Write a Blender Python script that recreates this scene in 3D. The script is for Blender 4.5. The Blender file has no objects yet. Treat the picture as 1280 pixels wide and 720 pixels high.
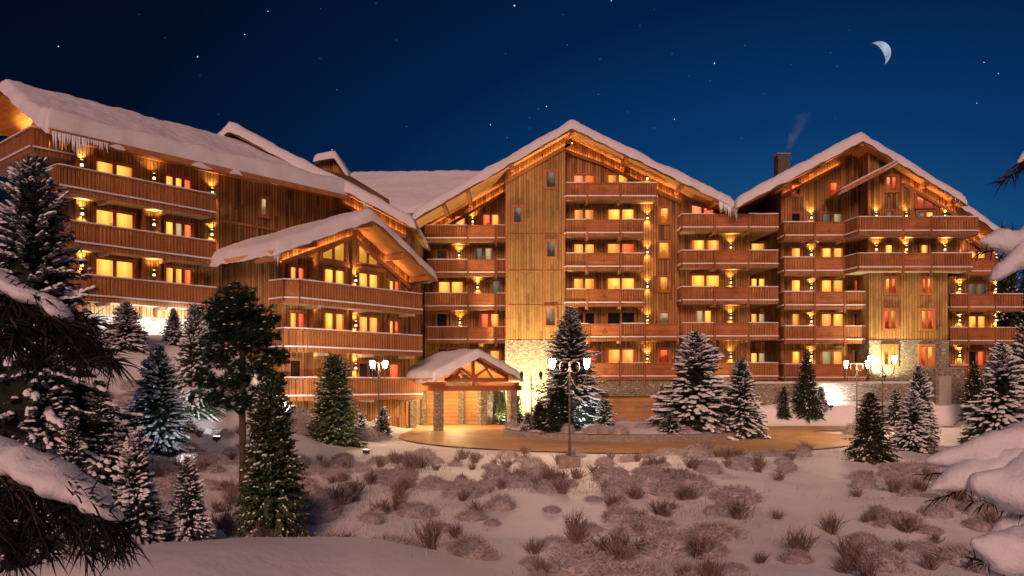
import bpy, math, random
from mathutils import Vector, Matrix, noise
random.seed(7)
# ------------------------------------------------------------------ camera model measured from the photograph
F, HZ, CZ = 1000.0, 480.0, 3.0
sc = bpy.context.scene
col = sc.collection
R = math.radians

def sstep(a, b, x):
    t = min(1.0, max(0.0, (x - a) / (b - a)))
    return t * t * (3 - 2 * t)
def lerp(a, b, t): return a + (b - a) * t
def nz(x, y, z=0.0): return noise.noise(Vector((x, y, z)))

class Frame:
    """plan frame of a building: local x along the facade, local y inwards, z up"""
    def __init__(s, ox, oy, deg=0.0):
        s.ox, s.oy, s.a = ox, oy, R(deg)
        s.c, s.s = math.cos(s.a), math.sin(s.a)
    def world(s, x, y): return (s.ox + x * s.c - y * s.s, s.oy + x * s.s + y * s.c)
    def local(s, X, Y):
        dx, dy = X - s.ox, Y - s.oy
        return (dx * s.c + dy * s.s, -dx * s.s + dy * s.c)
    def px(s, px, y):
        """local x of the vertical line seen at column px on the plane local y"""
        k = (px - 640) / F
        # ox + x c - y s = k (oy + x s + y c)
        return (k * (s.oy + y * s.c) - s.ox + y * s.s) / (s.c - k * s.s)
    def pz(s, px, py, y):
        x = s.px(px, y)
        return CZ + (HZ - py) / F * s.world(x, y)[1]
    def pt(s, px, py, y): return (s.px(px, y), s.pz(px, py, y))

# ------------------------------------------------------------------ object helpers
def tag(o, label=None, cat=None, group=None, kind=None):
    if label: o['label'] = label
    if cat: o['category'] = cat
    if group: o['group'] = group
    if kind: o['kind'] = kind
    return o
def empty(name, loc=(0, 0, 0), rz=0.0, label=None, cat=None, group=None):
    o = bpy.data.objects.new(name, None)
    o.empty_display_size = 0.3
    o.location = loc; o.rotation_euler = (0, 0, rz)
    col.objects.link(o)
    return tag(o, label, cat, group)
def children(o): return [c for c in bpy.data.objects if c.parent == o]
def copy_tree(o, parent=None):
    kids = list(o.children)
    c = o.copy(); col.objects.link(c); c.parent = parent
    for k in kids:
        d = k.copy(); col.objects.link(d); d.parent = c
        for g in list(k.children):
            e = g.copy(); col.objects.link(e); e.parent = d
    return c

class MB:
    def __init__(s): s.v, s.f, s.m, s.k = [], [], [], 0
    def add(s, vs, fs, m=None):
        b = len(s.v); s.v.extend(vs)
        s.f.extend([tuple(i + b for i in f) for f in fs])
        s.m.extend([s.k if m is None else m] * len(fs))
    def hexa(s, p):
        s.add(p, [(0, 3, 2, 1), (4, 5, 6, 7), (0, 1, 5, 4), (1, 2, 6, 5), (2, 3, 7, 6), (3, 0, 4, 7)])
    def box(s, x0, x1, y0, y1, z0, z1):
        s.hexa([(x0, y0, z0), (x1, y0, z0), (x1, y1, z0), (x0, y1, z0), (x0, y0, z1), (x1, y0, z1), (x1, y1, z1), (x0, y1, z1)])
    def prism(s, poly, y0, y1):
        """polygon in (x, z), extruded from y0 to y1"""
        n = len(poly)
        vs = [(x, y0, z) for x, z in poly] + [(x, y1, z) for x, z in poly]
        fs = [tuple(range(n)), tuple(range(2 * n - 1, n - 1, -1))]
        fs += [(i, i + n, (i + 1) % n + n, (i + 1) % n) for i in range(n)]
        s.add(vs, fs)
    def slabpoly(s, poly, z0, z1):
        n = len(poly)
        vs = [(x, y, z0) for x, y in poly] + [(x, y, z1) for x, y in poly]
        fs = [tuple(range(n))[::-1], tuple(range(n, 2 * n))]
        fs += [(i, (i + 1) % n, (i + 1) % n + n, i + n) for i in range(n)]
        s.add(vs, fs)
    def obox(s, p, q, o0, o1, z0, z1):
        """box standing on the plan line p-q, between two outward offsets"""
        dx, dy = q[0] - p[0], q[1] - p[1]
        L = math.hypot(dx, dy) or 1e-6
        nx, ny = dy / L, -dx / L
        a = [(p[0] + nx * o1, p[1] + ny * o1), (q[0] + nx * o1, q[1] + ny * o1), (q[0] + nx * o0, q[1] + ny * o0), (p[0] + nx * o0, p[1] + ny * o0)]
        s.hexa([(x, y, z0) for x, y in a] + [(x, y, z1) for x, y in a])
    def beam(s, p, q, w, h=None):
        """square timber from p to q"""
        p, q = Vector(p), Vector(q); h = h or w
        d = (q - p).normalized()
        up = Vector((0, 0, 1)) if abs(d.z) < .95 else Vector((0, 1, 0))
        a = d.cross(up).normalized() * w / 2
        b = a.cross(d).normalized() * h / 2
        s.hexa([tuple(p - a - b), tuple(p + a - b), tuple(q + a - b), tuple(q - a - b), tuple(p - a + b), tuple(p + a + b), tuple(q + a + b), tuple(q - a + b)])
    def tube(s, pts, rad, n=8, flat=1.0, cap=True):
        pts = [Vector(p) for p in pts]
        if not isinstance(rad, (list, tuple)): rad = [rad] * len(pts)
        b = len(s.v); prev = None
        for i, p in enumerate(pts):
            d = (pts[min(i + 1, len(pts) - 1)] - pts[max(i - 1, 0)]).normalized()
            if prev is None:
                up = Vector((0, 0, 1)) if abs(d.z) < .9 else Vector((1, 0, 0))
                a = d.cross(up).normalized()
            else:
                a = (prev - d * prev.dot(d)).normalized()
            prev = a
            c = a.cross(d).normalized()
            for k in range(n):
                t = 2 * math.pi * k / n
                s.v.append(tuple(p + a * math.cos(t) * rad[i] + c * math.sin(t) * rad[i] * flat))
        for i in range(len(pts) - 1):
            for k in range(n):
                s.f.append((b + i * n + k, b + i * n + (k + 1) % n, b + (i + 1) * n + (k + 1) % n, b + (i + 1) * n + k)); s.m.append(s.k)
        if cap:
            s.f.append(tuple(b + k for k in range(n))[::-1]); s.m.append(s.k)
            e = b + (len(pts) - 1) * n
            s.f.append(tuple(e + k for k in range(n))); s.m.append(s.k)
    def lathe(s, prof, n=10, at=(0, 0, 0)):
        s.tube([(at[0], at[1], at[2] + z) for r, z in prof], [max(r, .002) for r, z in prof], n)
    def build(s, name, mats, parent=None, smooth=False, loc=None):
        me = bpy.data.meshes.new(name)
        me.from_pydata(s.v, [], s.f)
        if not isinstance(mats, (list, tuple)): mats = [mats]
        for m in mats: me.materials.append(m)
        if len(mats) > 1: me.polygons.foreach_set('material_index', s.m)
        if smooth: me.polygons.foreach_set('use_smooth', [True] * len(me.polygons))
        me.update()
        o = bpy.data.objects.new(name, me)
        col.objects.link(o); o.parent = parent
        if loc: o.location = loc
        return o

# ------------------------------------------------------------------ materials
M = {}
def mat(name):
    m = bpy.data.materials.new(name); m.use_nodes = True
    nt = m.node_tree
    for n in list(nt.nodes): nt.nodes.remove(n)
    out = nt.nodes.new('ShaderNodeOutputMaterial')
    M[name] = m
    return m, nt, out
class N:
    def __init__(s, nt): s.nt = nt
    def __call__(s, typ, ins=None, **kw):
        n = s.nt.nodes.new('ShaderNode' + typ)
        for k, v in kw.items(): setattr(n, k, v)
        for k, v in (ins or {}).items():
            if isinstance(v, bpy.types.NodeSocket): s.nt.links.new(v, n.inputs[k])
            else: n.inputs[k].default_value = v
        return n
    def math(s, op, a, b=0.0, c=None):
        n = s.nt.nodes.new('ShaderNodeMath'); n.operation = op
        for i, v in enumerate([a, b] + ([c] if c is not None else [])):
            if isinstance(v, bpy.types.NodeSocket): s.nt.links.new(v, n.inputs[i])
            else: n.inputs[i].default_value = v
        return n.outputs[0]
    def ramp(s, fac, stops, interp='LINEAR'):
        n = s.nt.nodes.new('ShaderNodeValToRGB'); n.color_ramp.interpolation = interp
        e = n.color_ramp.elements
        while len(e) < len(stops): e.new(0.5)
        for el, (p, c) in zip(e, stops): el.position = p; el.color = (*c, 1)
        s.nt.links.new(fac, n.inputs[0])
        return n.outputs[0]
    def mix(s, fac, a, b, blend='MIX'):
        n = s.nt.nodes.new('ShaderNodeMix'); n.data_type = 'RGBA'; n.blend_type = blend
        for i, v in ((0, fac), (6, a), (7, b)):
            if isinstance(v, bpy.types.NodeSocket): s.nt.links.new(v, n.inputs[i])
            else: n.inputs[i].default_value = v if i == 0 else (*v, 1)
        return n.outputs[2]
def principled(n, out, colr, rough=0.8, bump=None, bstr=0.3, bdist=0.02, **kw):
    b = n('BsdfPrincipled')
    for k, v in (('Base Color', colr), ('Roughness', rough)):
        if isinstance(v, bpy.types.NodeSocket): n.nt.links.new(v, b.inputs[k])
        else: b.inputs[k].default_value = (*v, 1) if k == 'Base Color' else v
    for k, v in kw.items(): b.inputs[k.replace('_', ' ')].default_value = v
    if bump is not None:
        bp = n('Bump', {'Height': bump, 'Strength': bstr, 'Distance': bdist})
        n.nt.links.new(bp.outputs[0], b.inputs['Normal'])
    n.nt.links.new(b.outputs[0], out.inputs[0])
    return b

def wood(name, cols, w=.17, gap=.07, horizontal=False, gapc=(.02, .01, .006)):
    m, nt, out = mat(name); n = N(nt)
    tc = n('TexCoord'); sep = n('SeparateXYZ', {0: tc.outputs['Object']})
    t = sep.outputs[2] if horizontal else n.math('ADD', sep.outputs[0], sep.outputs[1])
    along = n.math('ADD', sep.outputs[0], sep.outputs[1]) if horizontal else sep.outputs[2]
    q = n.math('DIVIDE', t, w)
    fl = n.math('FLOOR', q); fr = n.math('FRACT', q)
    # board lengths: every board breaks at its own height
    wn0 = n('TexWhiteNoise', {'W': fl}, noise_dimensions='1D')
    brk = n.math('FLOOR', n.math('ADD', n.math('MULTIPLY', along, .34), n.math('MULTIPLY', wn0.outputs[0], 7.0)))
    wn = n('TexWhiteNoise', {'Vector': n('CombineXYZ', {0: fl, 1: brk}).outputs[0]}, noise_dimensions='2D')
    base = n.ramp(wn.outputs[0], [(i / (len(cols) - 1), c) for i, c in enumerate(cols)])
    gv = n('CombineXYZ', {0: n.math('MULTIPLY', t, 26.0), 1: n.math('MULTIPLY', along, 1.3), 2: wn.outputs[0]})
    gr = n('TexNoise', {'Vector': gv.outputs[0], 'Scale': 1.0, 'Detail': 3.0, 'Roughness': .6})
    big = n('TexNoise', {'Vector': tc.outputs['Object'], 'Scale': .45, 'Detail': 6.0, 'Roughness': .7})
    g2 = n.math('MULTIPLY', n.math('ADD', .55, n.math('MULTIPLY', gr.outputs[0], .9)), n.math('ADD', .25, n.math('MULTIPLY', big.outputs[0], 1.5)))
    c1 = n.mix(1.0, base, n('CombineColor', {0: g2, 1: g2, 2: g2}).outputs[0], 'MULTIPLY')
    edge = n.math('LESS_THAN', n.math('MINIMUM', fr, n.math('SUBTRACT', 1.0, fr)), gap)
    c2 = n.mix(edge, c1, gapc)
    h = n.math('SUBTRACT', n.math('MULTIPLY', gr.outputs[0], .25), edge)
    principled(n, out, c2, .75, h, .5, .03, Specular_IOR_Level=.25)
    return m
wood('wall_planks', [(.12, .056, .019), (.28, .138, .045), (.39, .205, .07), (.19, .09, .03), (.35, .178, .06)], .21, .08)
wood('tower_planks', [(.23, .125, .042), (.36, .21, .072), (.30, .17, .058), (.40, .24, .085)], .21)
wood('rail_wood', [(.25, .096, .034), (.325, .13, .046), (.285, .11, .039)], .20, .07, False, (.05, .016, .008))
wood('panel_wood', [(.31, .108, .042), (.35, .125, .05)], .42, .02, True, (.12, .04, .02))
wood('beam_wood', [(.31, .135, .05), (.38, .165, .062)], .5, .0)
wood('soffit_wood', [(.52, .27, .10), (.60, .32, .125), (.48, .24, .09)], .18, .04, False, (.2, .09, .03))
wood('frame_wood', [(.34, .125, .048), (.39, .15, .058)], .4, .0)
wood('door_wood', [(.42, .22, .09), (.48, .26, .11)], .28, .03, True, (.12, .06, .03))
wood('garage_wood', [(.33, .18, .085), (.38, .21, .10)], .4, .02, True, (.07, .04, .02))

def simple(name, c, rough=.8, nscale=8.0, var=.35, bstr=.3, bd=.02, **kw):
    m, nt, out = mat(name); n = N(nt)
    tc = n('TexCoord')
    t = n('TexNoise', {'Vector': tc.outputs['Object'], 'Scale': nscale, 'Detail': 5.0, 'Roughness': .6})
    cc = n.ramp(t.outputs[0], [(.3, tuple(v * (1 - var) for v in c)), (.7, tuple(min(1, v * (1 + var)) for v in c))])
    principled(n, out, cc, rough, t.outputs[0], bstr, bd, **kw)
    return m
simple('plaster', (.42, .33, .25), .9, 3.0, .15)
simple('slab', (.50, .37, .27), .85, 2.0, .2)
simple('black_metal', (.02, .018, .016), .45, 20, .3, .1)
simple('pole_metal', (.10, .085, .07), .5, 20, .3, .1)
simple('bark', (.075, .05, .038), .9, 14, .45, .8, .03)
simple('kerb_stone', (.24, .21, .19), .85, 6, .3)
simple('block_stone', (.26, .21, .16), .85, 5, .35)
simple('grey_door', (.30, .29, .26), .6, 2.0, .08)
simple('chimney_clad', (.085, .07, .055), .8, 6, .4)
simple('leaf_pot', (.03, .045, .015), .7, 9, .4)
simple('pot', (.2, .09, .05), .7, 9, .2)
simple('moss_shingle', (.16, .13, .07), .9, 9, .5, .8, .05)

def stone():
    m, nt, out = mat('stone'); n = N(nt)
    tc = n('TexCoord'); sep = n('SeparateXYZ', {0: tc.outputs['Object']})
    wob = n('TexNoise', {'Vector': tc.outputs['Object'], 'Scale': 2.2, 'Detail': 2.0})
    xx = n.math('ADD', n.math('ADD', sep.outputs[0], sep.outputs[1]), n.math('MULTIPLY', wob.outputs[0], .25))
    zz = n.math('ADD', sep.outputs[2], n.math('MULTIPLY', wob.outputs[0], .12))
    v = n('CombineXYZ', {0: n.math('MULTIPLY', xx, 4.2), 1: n.math('MULTIPLY', zz, 10.0), 2: 0.0})
    d = n('TexVoronoi', {'Vector': v.outputs[0], 'Scale': 1.0}, feature='DISTANCE_TO_EDGE')
    cid = n('TexVoronoi', {'Vector': v.outputs[0], 'Scale': 1.0}, feature='F1')
    sp = n('SeparateColor', {0: cid.outputs['Color']})
    base = n.ramp(sp.outputs[0], [(0, (.14, .12, .09)), (.35, (.30, .26, .20)), (.7, (.22, .19, .155)), (1, (.42, .37, .29))])
    fine = n('TexNoise', {'Vector': tc.outputs['Object'], 'Scale': 18.0, 'Detail': 4.0})
    f2 = n.math('ADD', .6, n.math('MULTIPLY', fine.outputs[0], .8))
    c = n.mix(1.0, base, n('CombineColor', {0: f2, 1: f2, 2: f2}).outputs[0], 'MULTIPLY')
    mort = n.math('LESS_THAN', d.outputs['Distance'], .06)
    c = n.mix(mort, c, (.10, .085, .065))
    h = n.math('ADD', n.math('MINIMUM', d.outputs['Distance'], .22), n.math('MULTIPLY', fine.outputs[0], .12))
    principled(n, out, c, .9, h, .9, .06)
stone()

def snow(name, c=(.82, .82, .85), fine=9.0, bs=.35):
    m, nt, out = mat(name); n = N(nt)
    tc = n('TexCoord')
    t = n('TexNoise', {'Vector': tc.outputs['Object'], 'Scale': 1.3, 'Detail': 8.0, 'Roughness': .68})
    t2 = n('TexNoise', {'Vector': tc.outputs['Object'], 'Scale': fine, 'Detail': 4.0})
    cc = n.ramp(t.outputs[0], [(.3, tuple(v * .88 for v in c)), (.7, c)])
    h = n.math('ADD', t.outputs[0], n.math('MULTIPLY', t2.outputs[0], .3))
    principled(n, out, cc, .6, h, bs, .12, Specular_IOR_Level=.2)
snow('snow', (.68, .68, .74)); snow('near_snow', (.70, .72, .79), 46, .28); snow('tree_snow', (.86, .88, .93), 20, .2)

def ground_snow():
    m, nt, out = mat('ground_snow'); n = N(nt)
    tc = n('TexCoord')
    t = n('TexNoise', {'Vector': tc.outputs['Object'], 'Scale': .45, 'Detail': 8.0, 'Roughness': .6})
    t2 = n('TexNoise', {'Vector': tc.outputs['Object'], 'Scale': 7.0, 'Detail': 5.0})
    cc = n.ramp(t.outputs[0], [(.3, (.70, .69, .70)), (.65, (.83, .82, .83))])
    h = n.math('ADD', n.math('MULTIPLY', t.outputs[0], 2.0), n.math('MULTIPLY', t2.outputs[0], .11))
    principled(n, out, cc, .65, h, .4, .15, Specular_IOR_Level=.2)
ground_snow()

def road():
    m, nt, out = mat('road'); n = N(nt)
    tc = n('TexCoord')
    t = n('TexNoise', {'Vector': tc.outputs['Object'], 'Scale': .35, 'Detail': 6.0, 'Roughness': .65})
    t2 = n('TexNoise', {'Vector': tc.outputs['Object'], 'Scale': 30.0, 'Detail': 4.0})
    cc = n.ramp(t.outputs[0], [(.3, (.44, .25, .11)), (.55, (.52, .31, .145)), (.68, (.58, .38, .20)), (.80, (.74, .62, .50))])
    t3 = n('TexNoise', {'Vector': tc.outputs['Object'], 'Scale': .85, 'Detail': 7.0, 'Roughness': .7})
    cc = n.mix(n.math('MULTIPLY', n.ramp(t3.outputs[0], [(.53, (0, 0, 0)), (.66, (1, 1, 1))]), .55), cc, (.66, .54, .42))
    f2 = n.math('ADD', .75, n.math('MULTIPLY', t2.outputs[0], .5))
    c = n.mix(1.0, cc, n('CombineColor', {0: f2, 1: f2, 2: f2}).outputs[0], 'MULTIPLY')
    principled(n, out, c, .55, t2.outputs[0], .2, .02, Specular_IOR_Level=.3)
road()

def needles(name, a, b):
    m, nt, out = mat(name); n = N(nt)
    geo = n('NewGeometry'); 
    cc = n.ramp(geo.outputs['Random Per Island'], [(0, a), (1, b)])
    principled(n, out, cc, .7, Specular_IOR_Level=.2)
needles('needles_dark', (.016, .022, .014), (.045, .06, .035))
needles('needles_green', (.03, .055, .022), (.09, .12, .05))
needles('needles_bright', (.05, .085, .03), (.14, .19, .07))
needles('needles_blue', (.03, .04, .045), (.07, .085, .09))
needles('needles_brown', (.035, .035, .018), (.08, .07, .035))
needles('pine_needles', (.006, .018, .009), (.017, .046, .024))
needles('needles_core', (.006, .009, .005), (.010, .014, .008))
needles('twig', (.13, .085, .075), (.32, .24, .225))
needles('shrub_twig', (.24, .21, .215), (.58, .53, .54))
simple('shrub_core', (.41, .365, .37), .95, 5, .35, .8, .05)
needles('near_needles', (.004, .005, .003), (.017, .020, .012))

def emit(name, c, s, sample=True):
    m, nt, out = mat(name); n = N(nt)
    e = n('Emission', {'Color': (*c, 1), 'Strength': s})
    nt.links.new(e.outputs[0], out.inputs[0])
    if not sample: m.cycles.emission_sampling = 'NONE'
def lit(name, a, b, s, fold=.22, room=1.0):
    """a lit room seen through its window: ceiling light, curtains drawn to the sides, furniture low down"""
    m, nt, out = mat(name); n = N(nt)
    tc = n('TexCoord'); inf = n('ObjectInfo'); r = inf.outputs['Random']
    uv = n('SeparateXYZ', {0: tc.outputs['UV']}); u, v = uv.outputs[0], uv.outputs[1]
    ob = n('SeparateXYZ', {0: tc.outputs['Object']}); x = n.math('ADD', ob.outputs[0], ob.outputs[1])
    t = n('TexNoise', {'Vector': tc.outputs['Object'], 'Scale': 1.3, 'Detail': 3.0, 'Roughness': .6})
    fo = n('TexNoise', {'Vector': n('CombineXYZ', {0: n.math('MULTIPLY', x, 8.0), 1: n.math('MULTIPLY', ob.outputs[2], .4), 2: r}).outputs[0], 'Scale': 1.0, 'Detail': 2.0})
    cu = n.math('SUBTRACT', u, n.math('ADD', .25, n.math('MULTIPLY', r, .5)))
    cv = n.math('SUBTRACT', v, .88)
    d2 = n.math('ADD', n.math('MULTIPLY', n.math('MULTIPLY', cu, cu), 2.2), n.math('MULTIPLY', n.math('MULTIPLY', cv, cv), 2.6))
    glow = n.math('DIVIDE', 1.0, n.math('ADD', 1.0, n.math('MULTIPLY', d2, 4.0)))
    ed = n.math('ABSOLUTE', n.math('SUBTRACT', u, .5))
    w = n.math('ADD', .24, n.math('MULTIPLY', n.math('FRACT', n.math('MULTIPLY', r, 7.3)), .34))
    cur = n.math('MULTIPLY', n.math('GREATER_THAN', n.math('ADD', ed, n.math('MULTIPLY', n.math('SUBTRACT', fo.outputs[0], .5), .10)), w), .45 * room)
    fz = n('TexNoise', {'W': n.math('ADD', n.math('MULTIPLY', x, 1.6), n.math('MULTIPLY', r, 20.0)), 'Scale': 1.0, 'Detail': 0.0}, noise_dimensions='1D')
    fur = n.math('MULTIPLY', n.math('LESS_THAN', v, n.math('ADD', .42, n.math('MULTIPLY', n.math('SUBTRACT', n.math('ROUND', n.math('MULTIPLY', fz.outputs[0], 7.0)), 3.5), .11))), .35 * room)
    k = n.math('MULTIPLY', n.math('SUBTRACT', 1.0, cur), n.math('SUBTRACT', 1.0, fur))
    cc = n.ramp(n.math('MULTIPLY', n.math('ADD', n.math('MULTIPLY', glow, .7), n.math('MULTIPLY', t.outputs[0], .45)), k), [(.22, b), (.75, a)])
    st = n.math('MULTIPLY', n.math('MULTIPLY', n.math('ADD', .62, n.math('MULTIPLY', glow, .75)), k), n.math('MULTIPLY', n.math('ADD', 1 - fold, n.math('MULTIPLY', fo.outputs[0], 2 * fold)), n.math('ADD', .78 * s, n.math('MULTIPLY', r, .5 * s))))
    e = n('Emission', {'Color': cc, 'Strength': st})
    nt.links.new(e.outputs[0], out.inputs[0])
lit('pane_yellow', (1.0, .50, .08), (1.0, .29, .03), 1.25)
lit('pane_bright', (1.0, .52, .085), (1.0, .40, .05), 1.05, .1, 0.0)
lit('pane_orange', (1.0, .42, .09), (.85, .20, .025), 1.1)
lit('pane_red', (1.0, .16, .05), (.6, .05, .012), 1.15)
lit('pane_pale', (.62, .44, .20), (.36, .22, .09), .75)
lit('pane_grey', (.19, .165, .11), (.11, .095, .065), .75)
lit('pane_pink', (1.0, .30, .13), (.9, .13, .05), 1.05)
m, nt, out = mat('pane_dark'); n = N(nt)
principled(n, out, (.015, .01, .008), .12)
PANE = {'Y': 'pane_yellow', 'O': 'pane_orange', 'R': 'pane_red', 'P': 'pane_pale', 'G': 'pane_grey', 'K': 'pane_pink', 'D': 'pane_dark', 'B': 'pane_bright'}
emit('lamp_glow', (1.0, .74, .38), 3.0)
emit('lantern_glass', (1.0, .62, .36), 480.0)
emit('strip_glow', (1.0, .44, .16), 25.0)
emit('flood_glass', (1.0, .85, .6), 5.0)
emit('star_light', (.9, .95, 1.0), 1.0, False)
emit('star_faint', (.7, .8, 1.0), .28, False)
m, nt, out = mat('moon_light'); n = N(nt)
tc = n('TexCoord')
t = n('TexNoise', {'Vector': tc.outputs['Object'], 'Scale': .07, 'Detail': 5.0})
e = n('Emission', {'Color': n.ramp(t.outputs[0], [(.35, (.25, .32, .42)), (.65, (.62, .72, .84))]), 'Strength': .8})
nt.links.new(e.outputs[0], out.inputs[0]); m.cycles.emission_sampling = 'NONE'
m, nt, out = mat('ice'); n = N(nt)
principled(n, out, (.72, .76, .84), .25)
# ------------------------------------------------------------------ building parts
def cuts(L, step=.45):
    e = [0, .05, .14, .3, .5]
    if L < 1.4: return [L * i / 6 for i in range(7)]
    n = max(1, int((L - 1.0) / step))
    return e + [.5 + (L - 1.0) * i / n for i in range(1, n)] + [L - x for x in reversed(e)]
def snow_sheet(name, parent, base, Lu, Lv, th, seed=0, step=.3, droop=.26, wob=.13, lip=0.0):
    us, vs = cuts(Lu, step), cuts(Lv, step)
    V, Fc = [], []
    for u in us:
        for v in vs:
            e = min(u, Lu - u, v, Lv - v)
            r = th * .75
            t = min(1.0, e / r)
            prof = math.sqrt(max(0, 1 - (1 - t) ** 2))
            p = base(u, v)
            q = (p.x * .5 + seed * 7.3, p.y * .5, p.z * .5)
            lo = noise.noise(Vector(q)); hi = noise.noise(Vector((p.x * 1.9 + seed, p.y * 1.9, p.z * 1.9)))
            h = th * prof * (1 + .27 * lo + .12 * hi) + .05 * prof * noise.noise(Vector((p.x * 3.7, p.y * 3.7, p.z * 3.7)))
            if lip and t > 0:   # ledges of slid snow along the eave (u = 0)
                w1 = 1.15 + .5 * lo + .2 * hi; w2 = .55 + .3 * noise.noise(Vector((p.x * .7 + 9, p.y * .7, p.z)))
                h += lip * sstep(0, .12, u) * (.55 * (1 - sstep(w1, w1 + .16, u)) + .45 * (1 - sstep(w2, w2 + .14, u)))
            p = p.copy(); p.z += h
            if t < 1:
                k = (1 - t)
                du = -1 if u <= Lu / 2 else 1; dv = -1 if v <= Lv / 2 else 1
                w = wob * (noise.noise(Vector((p.x * .9 + 3, p.y * .9, seed))) + .3) * k
                p.z -= droop * k * k * (1 + .45 * hi)
                cu = base(min(Lu, max(0, u + .01)), v) - base(min(Lu, max(0, u - .01)), v)
                cv = base(u, min(Lv, max(0, v + .01))) - base(u, min(Lv, max(0, v - .01)))
                if min(u, Lu - u) <= min(v, Lv - v): p += cu.normalized() * du * w
                else: p += cv.normalized() * dv * w
            V.append(tuple(p))
    nv = len(vs)
    for i in range(len(us) - 1):
        for j in range(nv - 1):
            Fc.append((i * nv + j, (i + 1) * nv + j, (i + 1) * nv + j + 1, i * nv + j + 1))
    mb = MB(); mb.add(V, Fc)
    return mb.build(name, M['snow'], parent, smooth=True)

def polyfn(pts):
    """height on a polyline of (x, z)"""
    def f(x):
        for (a, za), (b, zb) in zip(pts, pts[1:]):
            if x <= b: return za + (zb - za) * (x - a) / (b - a)
        (a, za), (b, zb) = pts[-2:]
        return za + (zb - za) * (x - a) / (b - a)
    return f
def roof(parent, pts, q0, q1, th=.6, deck=.2, along_x=False, seed=1, lip=0.0, step=.3, snowy=True, deckmat='soffit_wood', fascia=True, bare=None):
    """pts: outline (p, z) of the SNOW surface across the ridge; extruded from q0 to q1. Returns the underside height function"""
    dk = [(p, z - th) for p, z in pts]
    lo = [(p, z - th - deck) for p, z in pts]
    poly = dk + lo[::-1]
    mb = MB()
    if along_x:
        n = len(poly)
        vs = [(q0, p, z) for p, z in poly] + [(q1, p, z) for p, z in poly]
        mb.add(vs, [tuple(range(n))[::-1], tuple(range(n, 2 * n))] + [(i, (i + 1) % n, (i + 1) % n + n, i + n) for i in range(n)])
    else:
        mb.prism(poly, q0, q1)
    r = mb.build('roof', M[deckmat], parent)
    if fascia:
        fb = MB()
        if along_x:
            p, z = lo[0]
            fb.box(q0, q1, p - .05, p - .003, z - .10, z + deck + .02)
            for q in (q0 - .05, q1 + .003):
                n = len(pts)
                pl = [(a, b + .02) for a, b in dk] + [(a, b - .10) for a, b in lo[::-1]]
                vs = [(q, a, b) for a, b in pl] + [(q + .047, a, b) for a, b in pl]
                k = len(pl)
                fb.add(vs, [tuple(range(k))[::-1], tuple(range(k, 2 * k))] + [(i, (i + 1) % k, (i + 1) % k + k, i + k) for i in range(k)])
        else:
            pl = [(a, b + .02) for a, b in dk] + [(a, b - .12) for a, b in lo[::-1]]
            fb.prism(pl, q0 - .05, q0 - .003)
        fb.build('fascia', M['beam_wood'], r)
    if snowy:
        seg = [math.hypot(b[0] - a[0], b[1] - a[1]) for a, b in zip(dk, dk[1:])]
        Lu, Lv = sum(seg), q1 - q0 + .3
        def base(u, v):
            for (a, b), L in zip(zip(dk, dk[1:]), seg):
                if u <= L + 1e-9: break
                u -= L
            t = u / L
            p, z = a[0] + (b[0] - a[0]) * t, a[1] + (b[1] - a[1]) * t
            q = q0 - .15 + v
            return Vector((q, p, z)) if along_x else Vector((p, q, z))
        snow_sheet('roof_snow', r, base, Lu, Lv, th, seed, step, lip=lip)
    return polyfn(lo)

def icicles(parent, spots, seed=3):
    """spots: (x, y, z, longest)"""
    rnd = random.Random(seed)
    for x, y, z, L in spots:
        l = L * rnd.uniform(.35, 1.0); r = .045 + .03 * l
        mb = MB(); mb.tube([(x, y, z + .08), (x + rnd.uniform(-.02, .02), y, z - l * .4), (x + rnd.uniform(-.03, .03), y, z - l)], [r, r * .6, .006], 6)
        mb.build('icicle', M['ice'], parent, smooth=True)

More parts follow.
